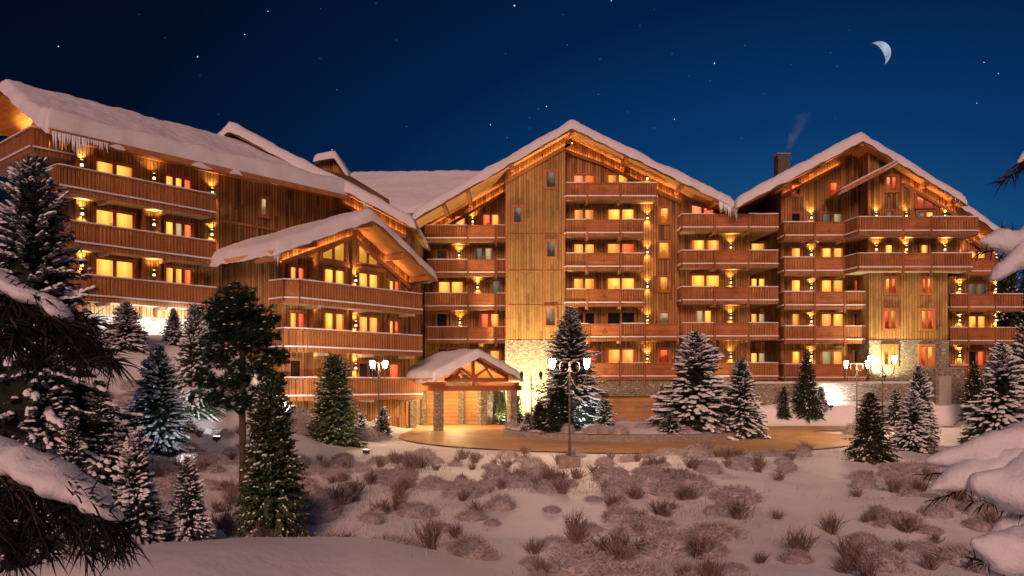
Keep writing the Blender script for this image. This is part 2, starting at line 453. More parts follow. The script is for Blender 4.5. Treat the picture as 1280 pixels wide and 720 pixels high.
def window(parent, x0, x1, z0, z1, y, panes='YY', slant=None, fw=.13, fd=.15, mat_f='frame_wood', bars=True):
    """timber casing standing proud of the wall plane y; the lit pane sits back inside it. slant: (z at x0, z at x1) of a raked head"""
    za, zb = slant if slant else (z1, z1)
    zt = lambda x: za + (zb - za) * (x - x0) / (x1 - x0)
    f = MB()
    f.prism([(x0 - fw, z0 - fw), (x0, z0), (x0, za), (x0 - fw, za + fw)], y - fd, y)
    f.prism([(x1, z0), (x1 + fw, z0 - fw), (x1 + fw, zb + fw), (x1, zb)], y - fd, y)
    f.prism([(x0 - fw, za + fw), (x0, za), (x1, zb), (x1 + fw, zb + fw)], y - fd, y)
    f.prism([(x0 - fw, z0 - fw), (x1 + fw, z0 - fw), (x1, z0), (x0, z0)], y - fd, y)
    n = len(panes); w = (x1 - x0) / n; mw = .05
    for i in range(1, n):
        xm = x0 + w * i
        f.prism([(xm - mw, z0), (xm + mw, z0), (xm + mw, zt(xm + mw)), (xm - mw, zt(xm - mw))], y - fd * .65, y - .02)
    for i in range(n):      # sash of each leaf
        a, b = x0 + w * i + (mw if i else 0), x0 + w * (i + 1) - (mw if i < n - 1 else 0)
        s = .045
        f.prism([(a, z0), (a + s, z0), (a + s, zt(a + s)), (a, zt(a))], y - fd * .5, y - .02)
        f.prism([(b - s, z0), (b, z0), (b, zt(b)), (b - s, zt(b - s))], y - fd * .5, y - .02)
        f.prism([(a + s, zt(a + s) - s), (b - s, zt(b - s) - s), (b - s, zt(b - s)), (a + s, zt(a + s))], y - fd * .5, y - .02)
    w_o = f.build('window', M[mat_f], parent)
    g = MB(); mats = []
    for i, c in enumerate(panes):
        m = M[PANE[c]]
        if m not in mats: mats.append(m)
        g.k = mats.index(m)
        a, b = x0 + w * i, x0 + w * (i + 1)
        if i: a += .002
        g.prism([(a, z0), (b, z0), (b, zt(b)), (a, zt(a))], y - .03, y - .004)
    po = g.build('pane', mats, w_o)
    uvl = po.data.uv_layers.new(name='leaf'); zt_ = max(za, zb)
    for lp in po.data.loops:
        c = po.data.vertices[lp.vertex_index].co; i = lp.vertex_index // 8
        uvl.data[lp.index].uv = ((c.x - x0 - w * i) / w, (c.z - z0) / (zt_ - z0))
    return w_o

def balcony(parent, path, zr, segs, slab_pts=None, snow=True, drop=1.30, brackets=(), thick=.2):
    """path: outer plan line, wall to wall; segs: for every path segment a list of (t0, t1, kind)"""
    zr -= .06; drop -= .03
    s = MB(); s.slabpoly(slab_pts or path, zr - drop, zr - drop + thick)
    for bx, y0, y1 in brackets:
        s.box(bx - .09, bx + .09, y0, y1, zr - drop - .2, zr - drop - .002)
    sl = s.build('balcony', M['slab'], parent)
    r = MB(); sn = MB()
    mats = [M['rail_wood'], M['panel_wood']]
    zb = zr - drop + thick
    for (p, q), kinds in zip(zip(path, path[1:]), segs):
        dx, dy = q[0] - p[0], q[1] - p[1]; L = math.hypot(dx, dy)
        if L < .05: continue
        if isinstance(kinds, str): kinds = [(0, L, kinds)]
        P = lambda t: (p[0] + dx * t / L, p[1] + dy * t / L)
        # fascia under the railing, along the slab edge
        r.k = 0
        r.obox(P(0), P(L), .002, .05, zr - drop - .05, zb + .03)
        if snow: sn.obox(P(.02), P(L - .02), .0, .14, zb + .034, zb + .12)
        for a, b, kind in kinds:
            if kind == 'none': continue
            if kind == 'slat':
                r.k = 0
                r.obox(P(a), P(b), -.05, .07, zr - .08, zr)
                r.obox(P(a), P(b), -.02, .03, zb + .12, zb + .19)
                n = max(1, int((b - a) / .20))
                w = (b - a) / n
                for i in range(n):
                    r.obox(P(a + w * i + .010), P(a + w * (i + 1) - .010), .003, .032, zb + .06, zr - .083)
                for t in (a, b):
                    t = min(max(t, .05), L - .05)
                    r.obox(P(t - .05), P(t + .05), -.05, .065, zb - .1, zr + .012)
                if snow:
                    k = max(1, int((b - a) / .6))
                    for i in range(k):
                        h = .05 + .03 * random.random()
                        sn.obox(P(a + (b - a) * i / k + .001), P(a + (b - a) * (i + 1) / k - .001), -.07, .09, zr + .014, zr + .014 + h)
            else:
                r.k = 1
                r.obox(P(a + .06), P(b - .06), .05, .10, zr - drop - .02, zr - .10)
                r.k = 0
                r.obox(P(a), P(b), .0, .14, zr - .10, zr + .02)
                r.obox(P(a + .06), P(b - .06), .102, .135, zr - drop - .04, zr - drop + .12)
                c = (a + b) / 2; h = (zr - .1 + zr - drop + .1) / 2     # carved rosette
                r.obox(P(c - .22), P(c + .22), .102, .125, h - .05, h + .05)
                r.obox(P(c - .05), P(c + .05), .126, .14, h - .2, h + .2)
                for t in (a, b):
                    t = min(max(t, .07), L - .07)
                    r.obox(P(t - .07), P(t + .07), .0, .155, zr - drop - .32, zr + .05)
    r.build('railing', mats, sl)
    if snow and sn.v: tag(sn.build('snow_cap', M['snow'], sl), kind='stuff')
    return sl

_lamp = {}
LAMPW = 11.5
def wall_lamp(parent, x, y, z, power=1.0):
    if not _lamp:
        b = MB()
        b.tube([(0, 0, -.09), (0, 0, .09)], .10, 10)
        b.tube([(0, 0, -.03), (0, .14, -.03)], .04, 6)
        b.box(-.07, .07, .10, .14, -.12, .10)
        _lamp['body'] = b.build('wall_lamp', M['black_metal'])
        g = MB()
        g.tube([(0, 0, -.22), (0, 0, -.092)], [.085, .06], 10)
        g.tube([(0, 0, .092), (0, 0, .13)], [.06, .065], 10)
        _lamp['glow'] = g.build('glow', M['lamp_glow'], _lamp['body'])
        for nm, rx, zz in (('lamp_light_down', 0, -.26), ('lamp_light_up', math.pi, .17)):
            li = bpy.data.lights.new(nm, 'SPOT'); li.energy = LAMPW * 10; li.color = (1, .55, .18)
            li.spot_size = R(115); li.spot_blend = 1.0; li.shadow_soft_size = .06
            lo = bpy.data.objects.new(nm, li); col.objects.link(lo); lo.parent = _lamp['body']
            lo.location = (0, -.05, zz); lo.rotation_euler = (rx + (R(16) if rx == 0 else R(-16)), 0, 0)
        o = _lamp['body']
    else:
        o = copy_tree(_lamp['body'])
    o.parent = parent; o.location = (x, y - .145, z)
    return o

def floodlight(name_label, loc, target, watt, size=R(90), c=(1, .85, .55), blend=.8):
    o = empty('floodlight', loc, 0, name_label, 'floodlight', 'ground floodlights at the foot of the walls')
    b = MB(); b.box(-.14, .14, -.10, .10, .05, .22); b.box(-.03, .03, -.03, .03, -.25, .05)
    b.build('housing', M['black_metal'], o)
    g = MB(); g.box(-.12, .12, -.08, .08, .223, .235); g.build('glass', M['flood_glass'], o)
    li = bpy.data.lights.new('flood_light', 'SPOT'); li.energy = watt; li.color = c; li.spot_size = size; li.spot_blend = blend; li.shadow_soft_size = .08
    lo = bpy.data.objects.new('flood_light', li); col.objects.link(lo); lo.parent = o
    lo.location = (0, 0, .30)
    d = Vector(target) - (Vector(loc) + Vector((0, 0, .3)))
    lo.rotation_euler = d.to_track_quat('-Z', 'Y').to_euler()
    return o

def strip(parent, zf, xa, xb, ywall, power=1):
    """hidden LED strip on a moulding along the head of a gable wall, washing the soffit"""
    mo, gl = MB(), MB()
    n = max(1, int(abs(xb - xa) / 2.5))
    for i in range(n):
        a, b = xa + (xb - xa) * i / n, xa + (xb - xa) * (i + 1) / n
        za, zb = zf(a), zf(b)
        mo.prism([(a, za - .95), (b, zb - .95), (b, zb - .76), (a, za - .76)], ywall - .24, ywall - .002)
        mo.prism([(a, za - .76), (b, zb - .76), (b, zb - .68), (a, za - .68)], ywall - .24, ywall - .20)
        gl.prism([(a + .05, za - .758), (b - .05, zb - .758), (b - .05, zb - .735), (a + .05, za - .735)], ywall - .17, ywall - .06)
    m = mo.build('moulding', M['beam_wood'], parent)
    gl.build('light_strip', M['strip_glow'], m)
# ================================================================== the hotel
# ---- left timber wing -------------------------------------------------------
LF = Frame(-23.7, 41.8, 50)
wing = empty('timber_wing', (LF.ox, LF.oy, 0), LF.a, 'long timber wing with thick snowy roof and three balconies, climbing the slope behind firs', 'building')
YW = 1.4
zE = LF.pz(268, 206, -.7) + .45          # snow surface over the eave
zR = LF.pz(268, 166, 6.0)
wz = roof(wing, [(-.7, zE), (6.0, zR), (9.0, zR - 1.7)], LF.px(62, -.7), LF.px(436, -.7), .5, .2, True, 2, lip=.42, step=.17)
xl, xr = 1.4, 24.0
w = MB()
ztop = lambda y: wz(y) + .05
def wing_block(mb, x0, x1, y0, z0, zt=None):
    y1 = 8.6
    pl = [(y0, z0), (y1, z0), (y1, ztop(y1)), (6.0, ztop(6.0)), (y0, ztop(y0))] if zt is None else [(y0, z0), (y1, z0), (y1, zt), (y0, zt)]
    n = len(pl)
    vs = [(x0, y, z) for y, z in pl] + [(x1, y, z) for y, z in pl]
    mb.add(vs, [tuple(range(n))[::-1], tuple(range(n, 2 * n))] + [(i, (i + 1) % n, (i + 1) % n + n, i + n) for i in range(n)])
z_st = LF.pz(180, 396, YW)
wing_block(w, xl, xr, YW, z_st)
w.build('wall', M['wall_planks'], wing)
w = MB(); wing_block(w, xl - .05, xr, YW - .05, 2.0, z_st - .003); w.build('stone_base', M['stone'], wing)
zr1, zr2, zr3 = [LF.pz(a, b, 0) for a, b in ((180, 225.5), (180, 288.5), (180, 350))]
w = MB()                                                     # storey trims and corner boards
for z in (zr1 - 3.6 + 2.4, zr2 - 1.3):
    w.box(LF.px(275, YW), 18.5, YW - .05, YW - .002, z - .12, z + .06)
for p in (98, 270):
    x = LF.px(p, YW); w.box(x - .14, x + .14, YW - .07, YW - .003, z_st, wz(YW) - .05)
for p in (177, 196):                                         # pilasters between the bays
    x = LF.px(p, YW); w.box(x - .10, x + .10, YW - .32, YW - .003, z_st, zr1 - 1.3)
w.build('trim', M['beam_wood'], wing)
xe = LF.px(269, 0)
for zr, x0, back in ((zr1, .0, 1.4), (zr2, LF.px(85, 0), 1.4), (zr3, LF.px(110, 0), 1.4)):
    balcony(wing, [(x0, 1.4 if x0 > 1.4 else 4.5), (x0, 0), (xe, 0), (xe, 1.4)], zr, ['slat', 'slat', 'slat'], [(x0, 8.0 if x0 < 1.4 else 1.4), (x0, 0), (xe, 0), (xe, 1.4)], brackets=[(2.6, .1, 1.4), (6.0, .1, 1.4), (9.0, .1, 1.4)], drop=1.35)
strip(wing, lambda x: wz(YW) + .1, xl + .2, 18.0, YW)
# small end balcony wrapping the gable
zc = LF.pz(40, 158, 1.6); xc = LF.px(40, 1.6)
balcony(wing, [(xc, 8.6), (xc, 1.6), (xl, 1.6)], zc, ['slat', 'slat'], [(xc, 8.6), (xc, 1.6), (xl, 1.6), (xl, 8.6)])
for zr, hd, k1, k2 in ((zr1, LF.pz(119, 200, YW), 'YY', 'YYR'), (zr2, LF.pz(119, 261, YW), 'YY', 'YPR'), (zr3, LF.pz(119, 322.5, YW), 'YY', 'OOR')):
    zf = zr - 1.12
    window(wing, LF.px(119, YW), LF.px(166, YW), zf, hd, YW, k1)
    window(wing, LF.px(206, YW), LF.px(239, YW), zf, hd - .05, YW, k2)
window(wing, LF.px(325.5, YW), LF.px(332.5, YW), LF.pz(329, 269, YW), LF.pz(329, 248, YW), YW, 'P', fw=.2)
for p, q in ((101, 203), (188, 221), (264, 238), (101.5, 264), (188, 278.5), (263.5, 290), (101, 328), (188, 341)):
    x, z = LF.pt(p, q, YW)[0], LF.pz(p, q, YW); wall_lamp(wing, x, YW - (.31 if p == 188 else 0), z)
wl = wall_lamp(wing, xl, 3.2, LF.pz(27, 158, 3.2)); wl.rotation_euler = (0, 0, R(-90)); wl.location.x = xl - .15
for c in wl.children:
    if c.type == 'LIGHT': c.data = c.data.copy(); c.data.energy *= 3
for yy in (5.0, 7.4):  # further lamp copies added to brighten the end soffit
    w2 = copy_tree(wl, wing); w2.location = (xl - .15, yy, ztop(yy) - 1.7)
icicles(wing, [(LF.px(66, -.7) + i * .115 + random.uniform(-.03, .03), -.78, zE - .70, .95 if i < 16 else .45) for i in range(24)], 5)

# ---- gable block behind it ---------------------------------------------------
GF = Frame(0, 56, 0)
gab = empty('gable_block', (0, 56, 0), 0, 'tall timber gable block between long left wing and central facade, mostly hidden', 'building')
g_pts = [(GF.px(170, -.6), GF.pz(285, 150, -.6) - 6.2), (GF.px(287, -.6), GF.pz(287, 149, -.6)), (GF.px(519, -.6), GF.pz(519, 270, -.6))]
gz = roof(gab, g_pts, -.6, 16, .6, .22, seed=4)
w = MB(); xr0 = -7.25; xl0 = g_pts[0][0] + 2
w.prism([(xl0, 0), (xr0, 0), (xr0, gz(xr0) + .05), (g_pts[1][0], gz(g_pts[1][0]) + .05), (xl0, gz(xl0) + .05)], 1.0, 15)
w.build('wall', M['wall_planks'], gab)
strip(gab, gz, GF.px(430, 1), GF.px(508, 1), 1.0)
icicles(gab, [(GF.px(452, -.7) + i * .12, -.72, gz(GF.px(452, -.7) + i * .12) + .12, .9) for i in range(7)], 8)
# side-wall windows and a little balcony of the gable block, facing the recess
for zc_, n_ in ((7.6, 'window'), (10.2, 'window')):
    f = MB(); x = xr0
    f.box(x + .002, x + .12, 3.0, 3.15, zc_ - 1, zc_ + 1); f.box(x + .002, x + .12, 6.0, 6.15, zc_ - 1, zc_ + 1); f.box(x + .002, x + .12, 3.15, 6.0, zc_ + .87, zc_ + 1); f.box(x + .002, x + .12, 4.5, 4.6, zc_ - 1, zc_ + .86)
    o = f.build(n_, M['frame_wood'], gab)
    g = MB(); g.box(x + .003, x + .03, 3.16, 4.49, zc_ - 1, zc_ + .86); g.box(x + .003, x + .03, 4.61, 5.99, zc_ - 1, zc_ + .86); g.build('pane', M['pane_dark'], o)

# ---- central facade ----------------------------------------------------------
CF = Frame(0, 63, 0)
cen = empty('central_block', (0, 63, 0), 0, 'central apartment facade under one wide snowy gable, with plain timber tower', 'building')
yO = -1.7
c_pts = [(CF.px(516, yO), CF.pz(516, 262, yO)), (CF.px(715, yO), CF.pz(715, 147, yO)), (CF.px(919, yO), CF.pz(919, 247, yO))]
cz = roof(cen, c_pts, yO, 20, .62, .24, seed=6)
xap = c_pts[1][0]
YA, YT, YB, YC2 = 3.0, -.5, .7, 4.0
def wall_poly(xa, xb, z0, zf):
    pl = [(xa, z0), (xb, z0), (xb, zf(xb) + .06)]
    if xa < xap < xb: pl.append((xap, zf(xap) + .06))
    return pl + [(xa, zf(xa) + .06)]
xA0, xT0, xT1, xB1, xC1, xC2 = -7.2, CF.px(632, YT), CF.px(706.5, YT), CF.px(848, YB), CF.px(936, YB), CF.px(984, YC2)
w = MB(); w.prism(wall_poly(xA0, xT0 + .02, 0, cz), YA, 18)
w.prism(wall_poly(xT1 - .02, xB1, 0, cz), YB, 18)
w.prism(wall_poly(xB1 + .001, xC1, 0, cz), YB + .01, 18)
w.prism(wall_poly(xC1 - .02, xC2, 0, cz), YC2, 18)
w.build('wall', M['wall_planks'], cen)
zst = CF.pz(669, 425, YT)
w = MB(); w.prism(wall_poly(xT0, xT1, zst, cz), YT, 18); w.build('tower', M['tower_planks'], cen)
w = MB(); w.box(xT0 - .04, xT1 + .04, YT - .05, 17.9, -1, zst - .003); w.build('stone_base', M['stone'], cen)
w = MB()
for q in (293.5, 339, 382): 
    z = CF.pz(669, q, YT); w.box(xT0, xT1, YT - .035, YT - .002, z - .05, z + .05)
for x in (xT0 + .08, xT1 - .08, CF.px(680, YT)): w.box(x - .08, x + .08, YT - .045, YT - .003, zst, cz(x) - .02)
for p in (852, 845, 900, 936):
    x = CF.px(p, YB); w.box(x - .09, x + .09, YB - .06, YB - .003, 3.4, cz(x) - .05)
w.build('trim', M['beam_wood'], cen)
# purlin ends and struts under the rake
w = MB()
for p, ya in ((555, YA), (585, YA), (640, YT), (715, YT), (783, YB), (853, YB), (895, YB)):
    x = CF.px(p, yO); z = cz(x) - .16
    w = MB(); w.box(x - .14, x + .14, yO + .08, ya - .003, z - .18, z + .14); w.build('purlin', M['beam_wood'], cen)
for a, b, y in ((xA0, xT0 - .05, YA), (xT0 + .1, xap - .05, YT), (xap + .05, xT1 - .06, YT), (xT1 + .05, xB1 + .1, YB)):
    strip(cen, cz, a, b, y)
# rows: balcony rail height in the photograph per section
def row(F_, y, pxs, q): return F_.pz(pxs, q, y)
yAf, yBf, yCf = 1.5, -.8, -.8
def X(F_, y, *ps): return [F_.px(p, y) for p in ps]
zA = [CF.pz(580, q, yAf) for q in (281, 324, 366, 408, 451)]
for i, z in enumerate(zA):
    a, s0, s1 = X(CF, yAf, 510 if i == 4 else (528 if i in (0, 2) else 534), 585, 620)
    a = max(a, -7.0); b = xT0 - .05; L = b - a
    balcony(cen, [(a, YA), (a, yAf), (b, yAf), (b, YA)], z, ['slat', [(0, s0 - a, 'slat'), (s0 - a, s1 - a, 'solid'), (s1 - a, L, 'slat')], 'none'], brackets=[(s1, yAf, YA)])
def fl(zs, i): return zs[i] - 1.08
def W(F_, p0, p1, top, y, zb, panes, **k):
    b = CF if F_ is None else F_
    window(k.pop('par'), b.px(p0, y), b.px(p1, y), zb, b.pz((p0 + p1) / 2, top, y), y, panes, **k)
A = dict(par=cen)
W(CF, 569, 581.5, 271, YA, fl(zA, 0), 'O', **A); W(CF, 603, 624, 268, YA, fl(zA, 0), 'RO', **A)
W(CF, 546, 559, 313, YA, fl(zA, 1), 'D', **A); W(CF, 594, 616, 310, YA, fl(zA, 1), 'GP', **A)
W(CF, 548, 579, 352, YA, fl(zA, 2), 'YY', **A); W(CF, 615, 626, 351, YA, fl(zA, 2), 'G', **A)
W(CF, 546, 559, 392, YA, fl(zA, 3), 'D', **A); W(CF, 600, 624, 392, YA, fl(zA, 3), 'RO', **A)
W(CF, 548, 572, 436, YA, fl(zA, 4), 'DD', **A); W(CF, 612, 625, 438, YA, fl(zA, 4), 'O', **A)
for p, q in ((591, 275), (574, 317), (597, 357), (575, 401)): wall_lamp(cen, CF.px(p, YA), YA, CF.pz(p, q, YA))
for p0, p1, t, b, k in ((683, 694.5, 215, 234, 'G'), (642, 652, 259, 278, 'G'), (683.5, 694, 302, 321, 'G'), (682, 694, 385, 407, 'P')):
    W(CF, p0, p1, t, YT, CF.pz(p0, b, YT), k, fw=.16, **A)
# middle bay
zB = [CF.pz(755, q, yBf) for q in (228, 274, 316, 361, 404, 453)]
for i, z in enumerate(zB[:4]):
    a, s0, s1, b = X(CF, yBf, 707.5, 734, 775, 820 if i == 0 else 804)
    balcony(cen, [(a, YB), (a, yBf), (b, yBf), (b, YB)], z, ['none', [(0, s0 - a, 'slat'), (s0 - a, s1 - a, 'solid'), (s1 - a, b - a, 'slat')], 'slat'], brackets=[(s0, yBf, YB), (s1, yBf, YB)])
for i, z in ((4, zB[4]), (5, zB[5])):
    a, b = X(CF, yBf, 707.5, 848); ks = X(CF, yBf, 707.5, 736, 775, 806, 848)
    balcony(cen, [(a, YB), (a, yBf), (b, yBf), (b, YB)], z, ['none', [(k0 - a, k1 - a, t) for k0, k1, t in zip(ks, ks[1:], ('slat', 'solid', 'slat', 'solid'))], 'none'], brackets=[(k, yBf, YB) for k in ks[1:4]])
for i, (k1, k2, k3) in enumerate((('KR', 'OY', None), ('OO', 'YY', 'O'), ('OO', 'OR', 'Y'), ('YY', 'YY', 'O'), ('DD', 'DD', 'P'), ('OR', 'OO', 'R'))):
    zf = fl(zB, i); top = (219, 262, 305, 348, 391, 437)[i]
    W(CF, 717, 743, top, YB, zf, k1, **A); W(CF, 759, 785 if i == 0 else 793, top - .5, YB, zf, k2, **A)
    if k3: W(CF, 823.5, 836, top - (2 if i < 4 else 0), YB, CF.pz(830, (0, 279, 322, 364, 404, 453)[i], YB), k3, **A)
for p, q in ((809, 221), (809, 270.5), (809, 313), (809, 356), (809, 398), (809, 446)): wall_lamp(cen, CF.px(p, YB), YB, CF.pz(p, q, YB))
# right bay with the deep loggia beside it
zC = [CF.pz(890, q, yCf) for q in (267, 312.5, 358, 403, 453)]
for i, z in enumerate(zC):
    a, s0, s1, b = X(CF, yCf, 852.5, 893, 935, 972)
    if i == 0: s0 = X(CF, yCf, 893)[0]
    balcony(cen, [(a, YB), (a, yCf), (b, yCf), (b - .5, YC2)], z, ['none' if i > 2 else 'slat', [(0, s0 - a, 'slat'), (s0 - a, s1 - a, 'solid'), (s1 - a, b - a, 'slat')], 'slat'],
            [(a, YB), (a, yCf), (b, yCf), (b - .6, YC2), (s1, YC2), (s1, YB)], brackets=[(s0, yCf, YB), (s1, yCf, YB)])
zc0 = fl(zC, 0)
window(cen, CF.px(864, YB), CF.px(892, YB), zc0, 0, YB, 'KR', slant=(CF.pz(864, 256, YB), CF.pz(892, 262, YB)))
for i, (k1, k2, x1) in enumerate((('YO', 'Y', 899), ('YY', 'YY', 899), ('PY', 'OP', 889), ('RD', 'YP', 898))):
    top = (300, 344, 388, 437)[i]; zf = fl(zC, i + 1)
    W(CF, 864 if i < 2 else (870 if i == 2 else 880), x1, top, YB, zf, k1, **A)
    W(CF, 938, 956, top + 4, YC2, zf, k2, **A)
for p, q in ((911, 262), (913, 307), (913, 351), (913, 395), (913, 443.5)): wall_lamp(cen, CF.px(p, YB), YB, CF.pz(p, q, YB))
# stone plinth with the garage mouth
zp = CF.pz(800, 475.5, -.7)
w = MB(); g0, g1 = X(CF, -.7, 752, 842); zg = CF.pz(790, 495, -.7)
w.box(xT1 + .05, g0, -.7, .65, -1, zp); w.box(g1, CF.px(976, -.7), -.7, .65, -1, zp); w.box(g0, g1, -.695, .65, zg, zp - .002)
w.build('plinth', M['stone'], cen)
w = MB(); w.box(g0, g1, -.3, -.2, -.5, zg); w.build('garage_door', M['garage_wood'], cen)
xv0, xv1 = CF.px(899, yO), CF.px(921, yO)
icicles(cen, [(xv0 + (xv1 - xv0) * i / 22, yO - .1, cz(xv0 + (xv1 - xv0) * i / 22) + .16, 1.15) for i in range(23)], 9)

# entrance front behind the porch: stone piers and timber doors
w = MB(); ye = -3.5; zt = CF.pz(580, 486, ye)
pier = [X(CF, ye, a, b) for a, b in ((527, 533), (573, 580), (609, 616))]
ent = empty('entrance_building', (0, 63, 0), 0, 'low entrance front with rough stone piers and orange timber doors behind the porch', 'building')
for a, b in pier:
    m_ = MB(); m_.box(a, b, ye - .2, ye + .4, -.6, zt); m_.build('stone_pier', M['stone'], ent)
m_ = MB(); m_.box(pier[0][0], pier[2][1], ye - .15, ye + .4, zt + .003, zt + .65); m_.build('stone_lintel', M['stone'], ent)
for a, b in ((pier[0][1], pier[1][0]), (pier[1][1], pier[2][0])):
    m_ = MB(); m_.box(a, b, ye + .1, ye + .18, -.5, zt); m_.build('garage_door', M['door_wood'], ent)
m_ = MB(); m_.box(pier[2][1] + .003, xT0 - .08, ye + .05, ye + .3, -.6, zt + .6); m_.build('stone_panel', M['stone'], ent)
m_ = MB(); m_.box(-7.2, pier[0][0] - .003, ye + .05, ye + .3, -.6, zt + .6); m_.box(-7.2, xT0 - .1, ye + .42, YA, zt + .3, zt + .645); m_.build('wall', M['plaster'], ent)

# ---- right block -------------------------------------------------------------
RF = Frame(0, 62, 0)
rb = empty('right_block', (0, 62, 0), 0, 'right apartment block with smoking chimney, snowy gable and stone footed tower', 'building')
yO = -1.8
r_pts = [(RF.px(920, yO), RF.pz(920, 246, yO)), (RF.px(1078, yO), RF.pz(1078, 163, yO)), (RF.px(1208, yO), RF.pz(1208, 243, yO))]
rz_ = roof(rb, r_pts, yO, 20, .58, .22, seed=11)
xap = r_pts[1][0]
YD, YBay, YTw, YRt = 1.0, -.8, -1.2, 2.0
xD0, xBay0, xBay1, xR1 = RF.px(976, YD), RF.px(1085, YBay), RF.px(1200, YBay), RF.px(1246, YRt)
w = MB(); w.prism(wall_poly(xD0, xBay0 + 2, 0, rz_), YD, 19)
w.box(xBay0 + 1.9, xR1, YRt, 19, 0, RF.pz(1215, 290, YRt))
w.build('wall', M['wall_planks'], rb)
zsm = RF.pz(1135, 425, YTw); zbt = RF.pz(1135, 341, YTw)
xt0, xt1 = RF.px(1086.5, YTw), RF.px(1185, YTw)
w = MB(); w.prism(wall_poly(xBay0, xBay1, zbt + .0, rz_), YBay, 10); w.build('bay_wall', M['wall_planks'], rb)
w = MB(); w.box(xt0, xt1, YTw, 9, zsm, zbt - .003); w.build('tower', M['tower_planks'], rb)
w = MB(); w.box(xt0 - .04, xt1 + .04, YTw - .06, 9, 0, zsm - .003); w.build('stone_base', M['stone'], rb)
w = MB()
for p in (978, 1055, 1072): 
    x = RF.px(p, YD); w.box(x - .1, x + .1, YD - .06, YD - .003, 3, rz_(x) - .05)
for p in (1086, 1141, 1172):
    x = RF.px(p, YBay); w.box(x - .08, x + .08, YBay - .06, YBay - .003, zbt + .1, rz_(x) - .05)
for p in (1206, 1243):
    x = RF.px(p, YRt); w.box(x - .1, x + .1, YRt - .06, YRt - .003, 3, RF.pz(1215, 290, YRt))
w.build('trim', M['beam_wood'], rb)
w = MB()
for p, ya in ((982, YD), (1030, YD), (1078, YD), (1160, YBay), (1195, YBay)):
    x = RF.px(p, yO); z = rz_(x) - .16
    w = MB(); w.box(x - .13, x + .13, yO + .08, ya - .003, z - .18, z + .14); w.build('purlin', M['beam_wood'], rb)
# small pent roof over the bay, in front of the main gable
bl = [(RF.px(1054, -2.6), RF.pz(1054, 234, -2.6)), (RF.px(1122, -2.6), RF.pz(1122, 199, -2.6))]
bzf = roof(rb, bl, -2.6, YD - .02, .12, .2, seed=12, snowy=False, deckmat='moss_shingle')
snow_sheet('roof_snow', rb, lambda u, v: Vector((lerp(bl[0][0], bl[1][0], u / 4.6), -2.62 + v, lerp(bl[0][1], bl[1][1], u / 4.6) - .1)), 4.6, 1.1, .13, 3)
strip(rb, rz_, xD0 + .1, RF.px(1050, YD), YD); strip(rb, rz_, RF.px(1128, YBay), xBay1 - .1, YBay)
# lower roof at the right end
lo_pts = [(RF.px(1196, -.2), RF.pz(1196, 243, -.2)), (RF.px(1256, -.2), RF.pz(1256, 286, -.2))]
lz = roof(rb, lo_pts, -.2, 14, .55, .2, seed=13)
strip(rb, lz, RF.px(1202, YRt), RF.px(1240, YRt), YRt)
w = MB(); w.prism([(RF.px(1197, YRt), 8), (xR1, 8), (xR1, lz(xR1) + .05), (RF.px(1197, YRt), lz(RF.px(1197, YRt)) + .05)], YRt + .003, 13); w.build('gable_wall', M['wall_planks'], rb)
# balconies
yDf, yYf, yRf = -.5, -2.4, .6
zD = [RF.pz(1017, q, yDf) for q in (277, 321, 364, 407, 454.5)]
for i, z in enumerate(zD):
    a, s0, s1 = X(RF, yDf, 981, 1018, 1055)
    if i < 2:       # runs into the bay balcony round an angled corner
        bx = X(RF, yYf, 1073, 1128, 1163, 1222 if i == 0 else 1214)
        d1 = math.hypot(bx[0] - s1, yYf - yDf)
        a0 = bx[0]
        balcony(rb, [(a, YD), (a, yDf), (s1, yDf), (bx[0], yYf), (bx[3], yYf), (bx[3], YRt)], z,
                ['slat', [(0, s0 - a, 'slat'), (s0 - a, s1 - a, 'solid')], 'slat', [(0, bx[1] - a0, 'slat'), (bx[1] - a0, bx[2] - a0, 'solid'), (bx[2] - a0, bx[3] - a0, 'slat')], 'slat'],
                [(a, YD), (a, yDf), (s1, yDf), (bx[0], yYf), (bx[3], yYf), (bx[3], YRt), (xBay1, YRt), (xBay1, YBay), (xBay0, YBay), (xBay0, YD)], brackets=[(s0, yDf, YD), (s1, yDf, YD)])
    else:
        b = RF.px(1082, yDf)
        balcony(rb, [(a, YD), (a, yDf), (b, yDf), (b, YD)], z, ['slat', [(0, s0 - a, 'slat'), (s0 - a, s1 - a, 'solid'), (s1 - a, b - a, 'slat')], 'none'], brackets=[(s0, yDf, YD), (s1, yDf, YD)])
zRt = [RF.pz(1215, q, yRf) for q in (322, 367, 409, 456)]
for i, z in enumerate(zRt):
    a, s0, s1, b = X(RF, yRf, 1187 if i else 1206, 1210, 1243, 1278 if i else 1247)
    balcony(rb, [(a, YRt), (a, yRf), (b, yRf), (b, YRt)], z, ['none', [(0, s0 - a, 'slat'), (s0 - a, s1 - a, 'solid'), (s1 - a, b - a, 'slat')], 'slat'], brackets=[(s0, yRf, YRt), (s1, yRf, YRt)])
B = dict(par=rb)
for p0, p1, t, b, k in ((989, 1000, 232, 243, 'KD'), (1036, 1047, 228, 246, 'R')):
    W(RF, p0, p1, t, YD, RF.pz(p0, b, YD), k, fw=.17, **B)
W(RF, 1107, 1120, 221, YBay, RF.pz(1107, 238, YBay), 'KR', fw=.17, **B)
window(rb, RF.px(1145, YBay), RF.px(1167, YBay), RF.pz(1150, 259, YBay), 0, YBay, 'KK', slant=(RF.pz(1145, 244, YBay), RF.pz(1167, 255, YBay)))
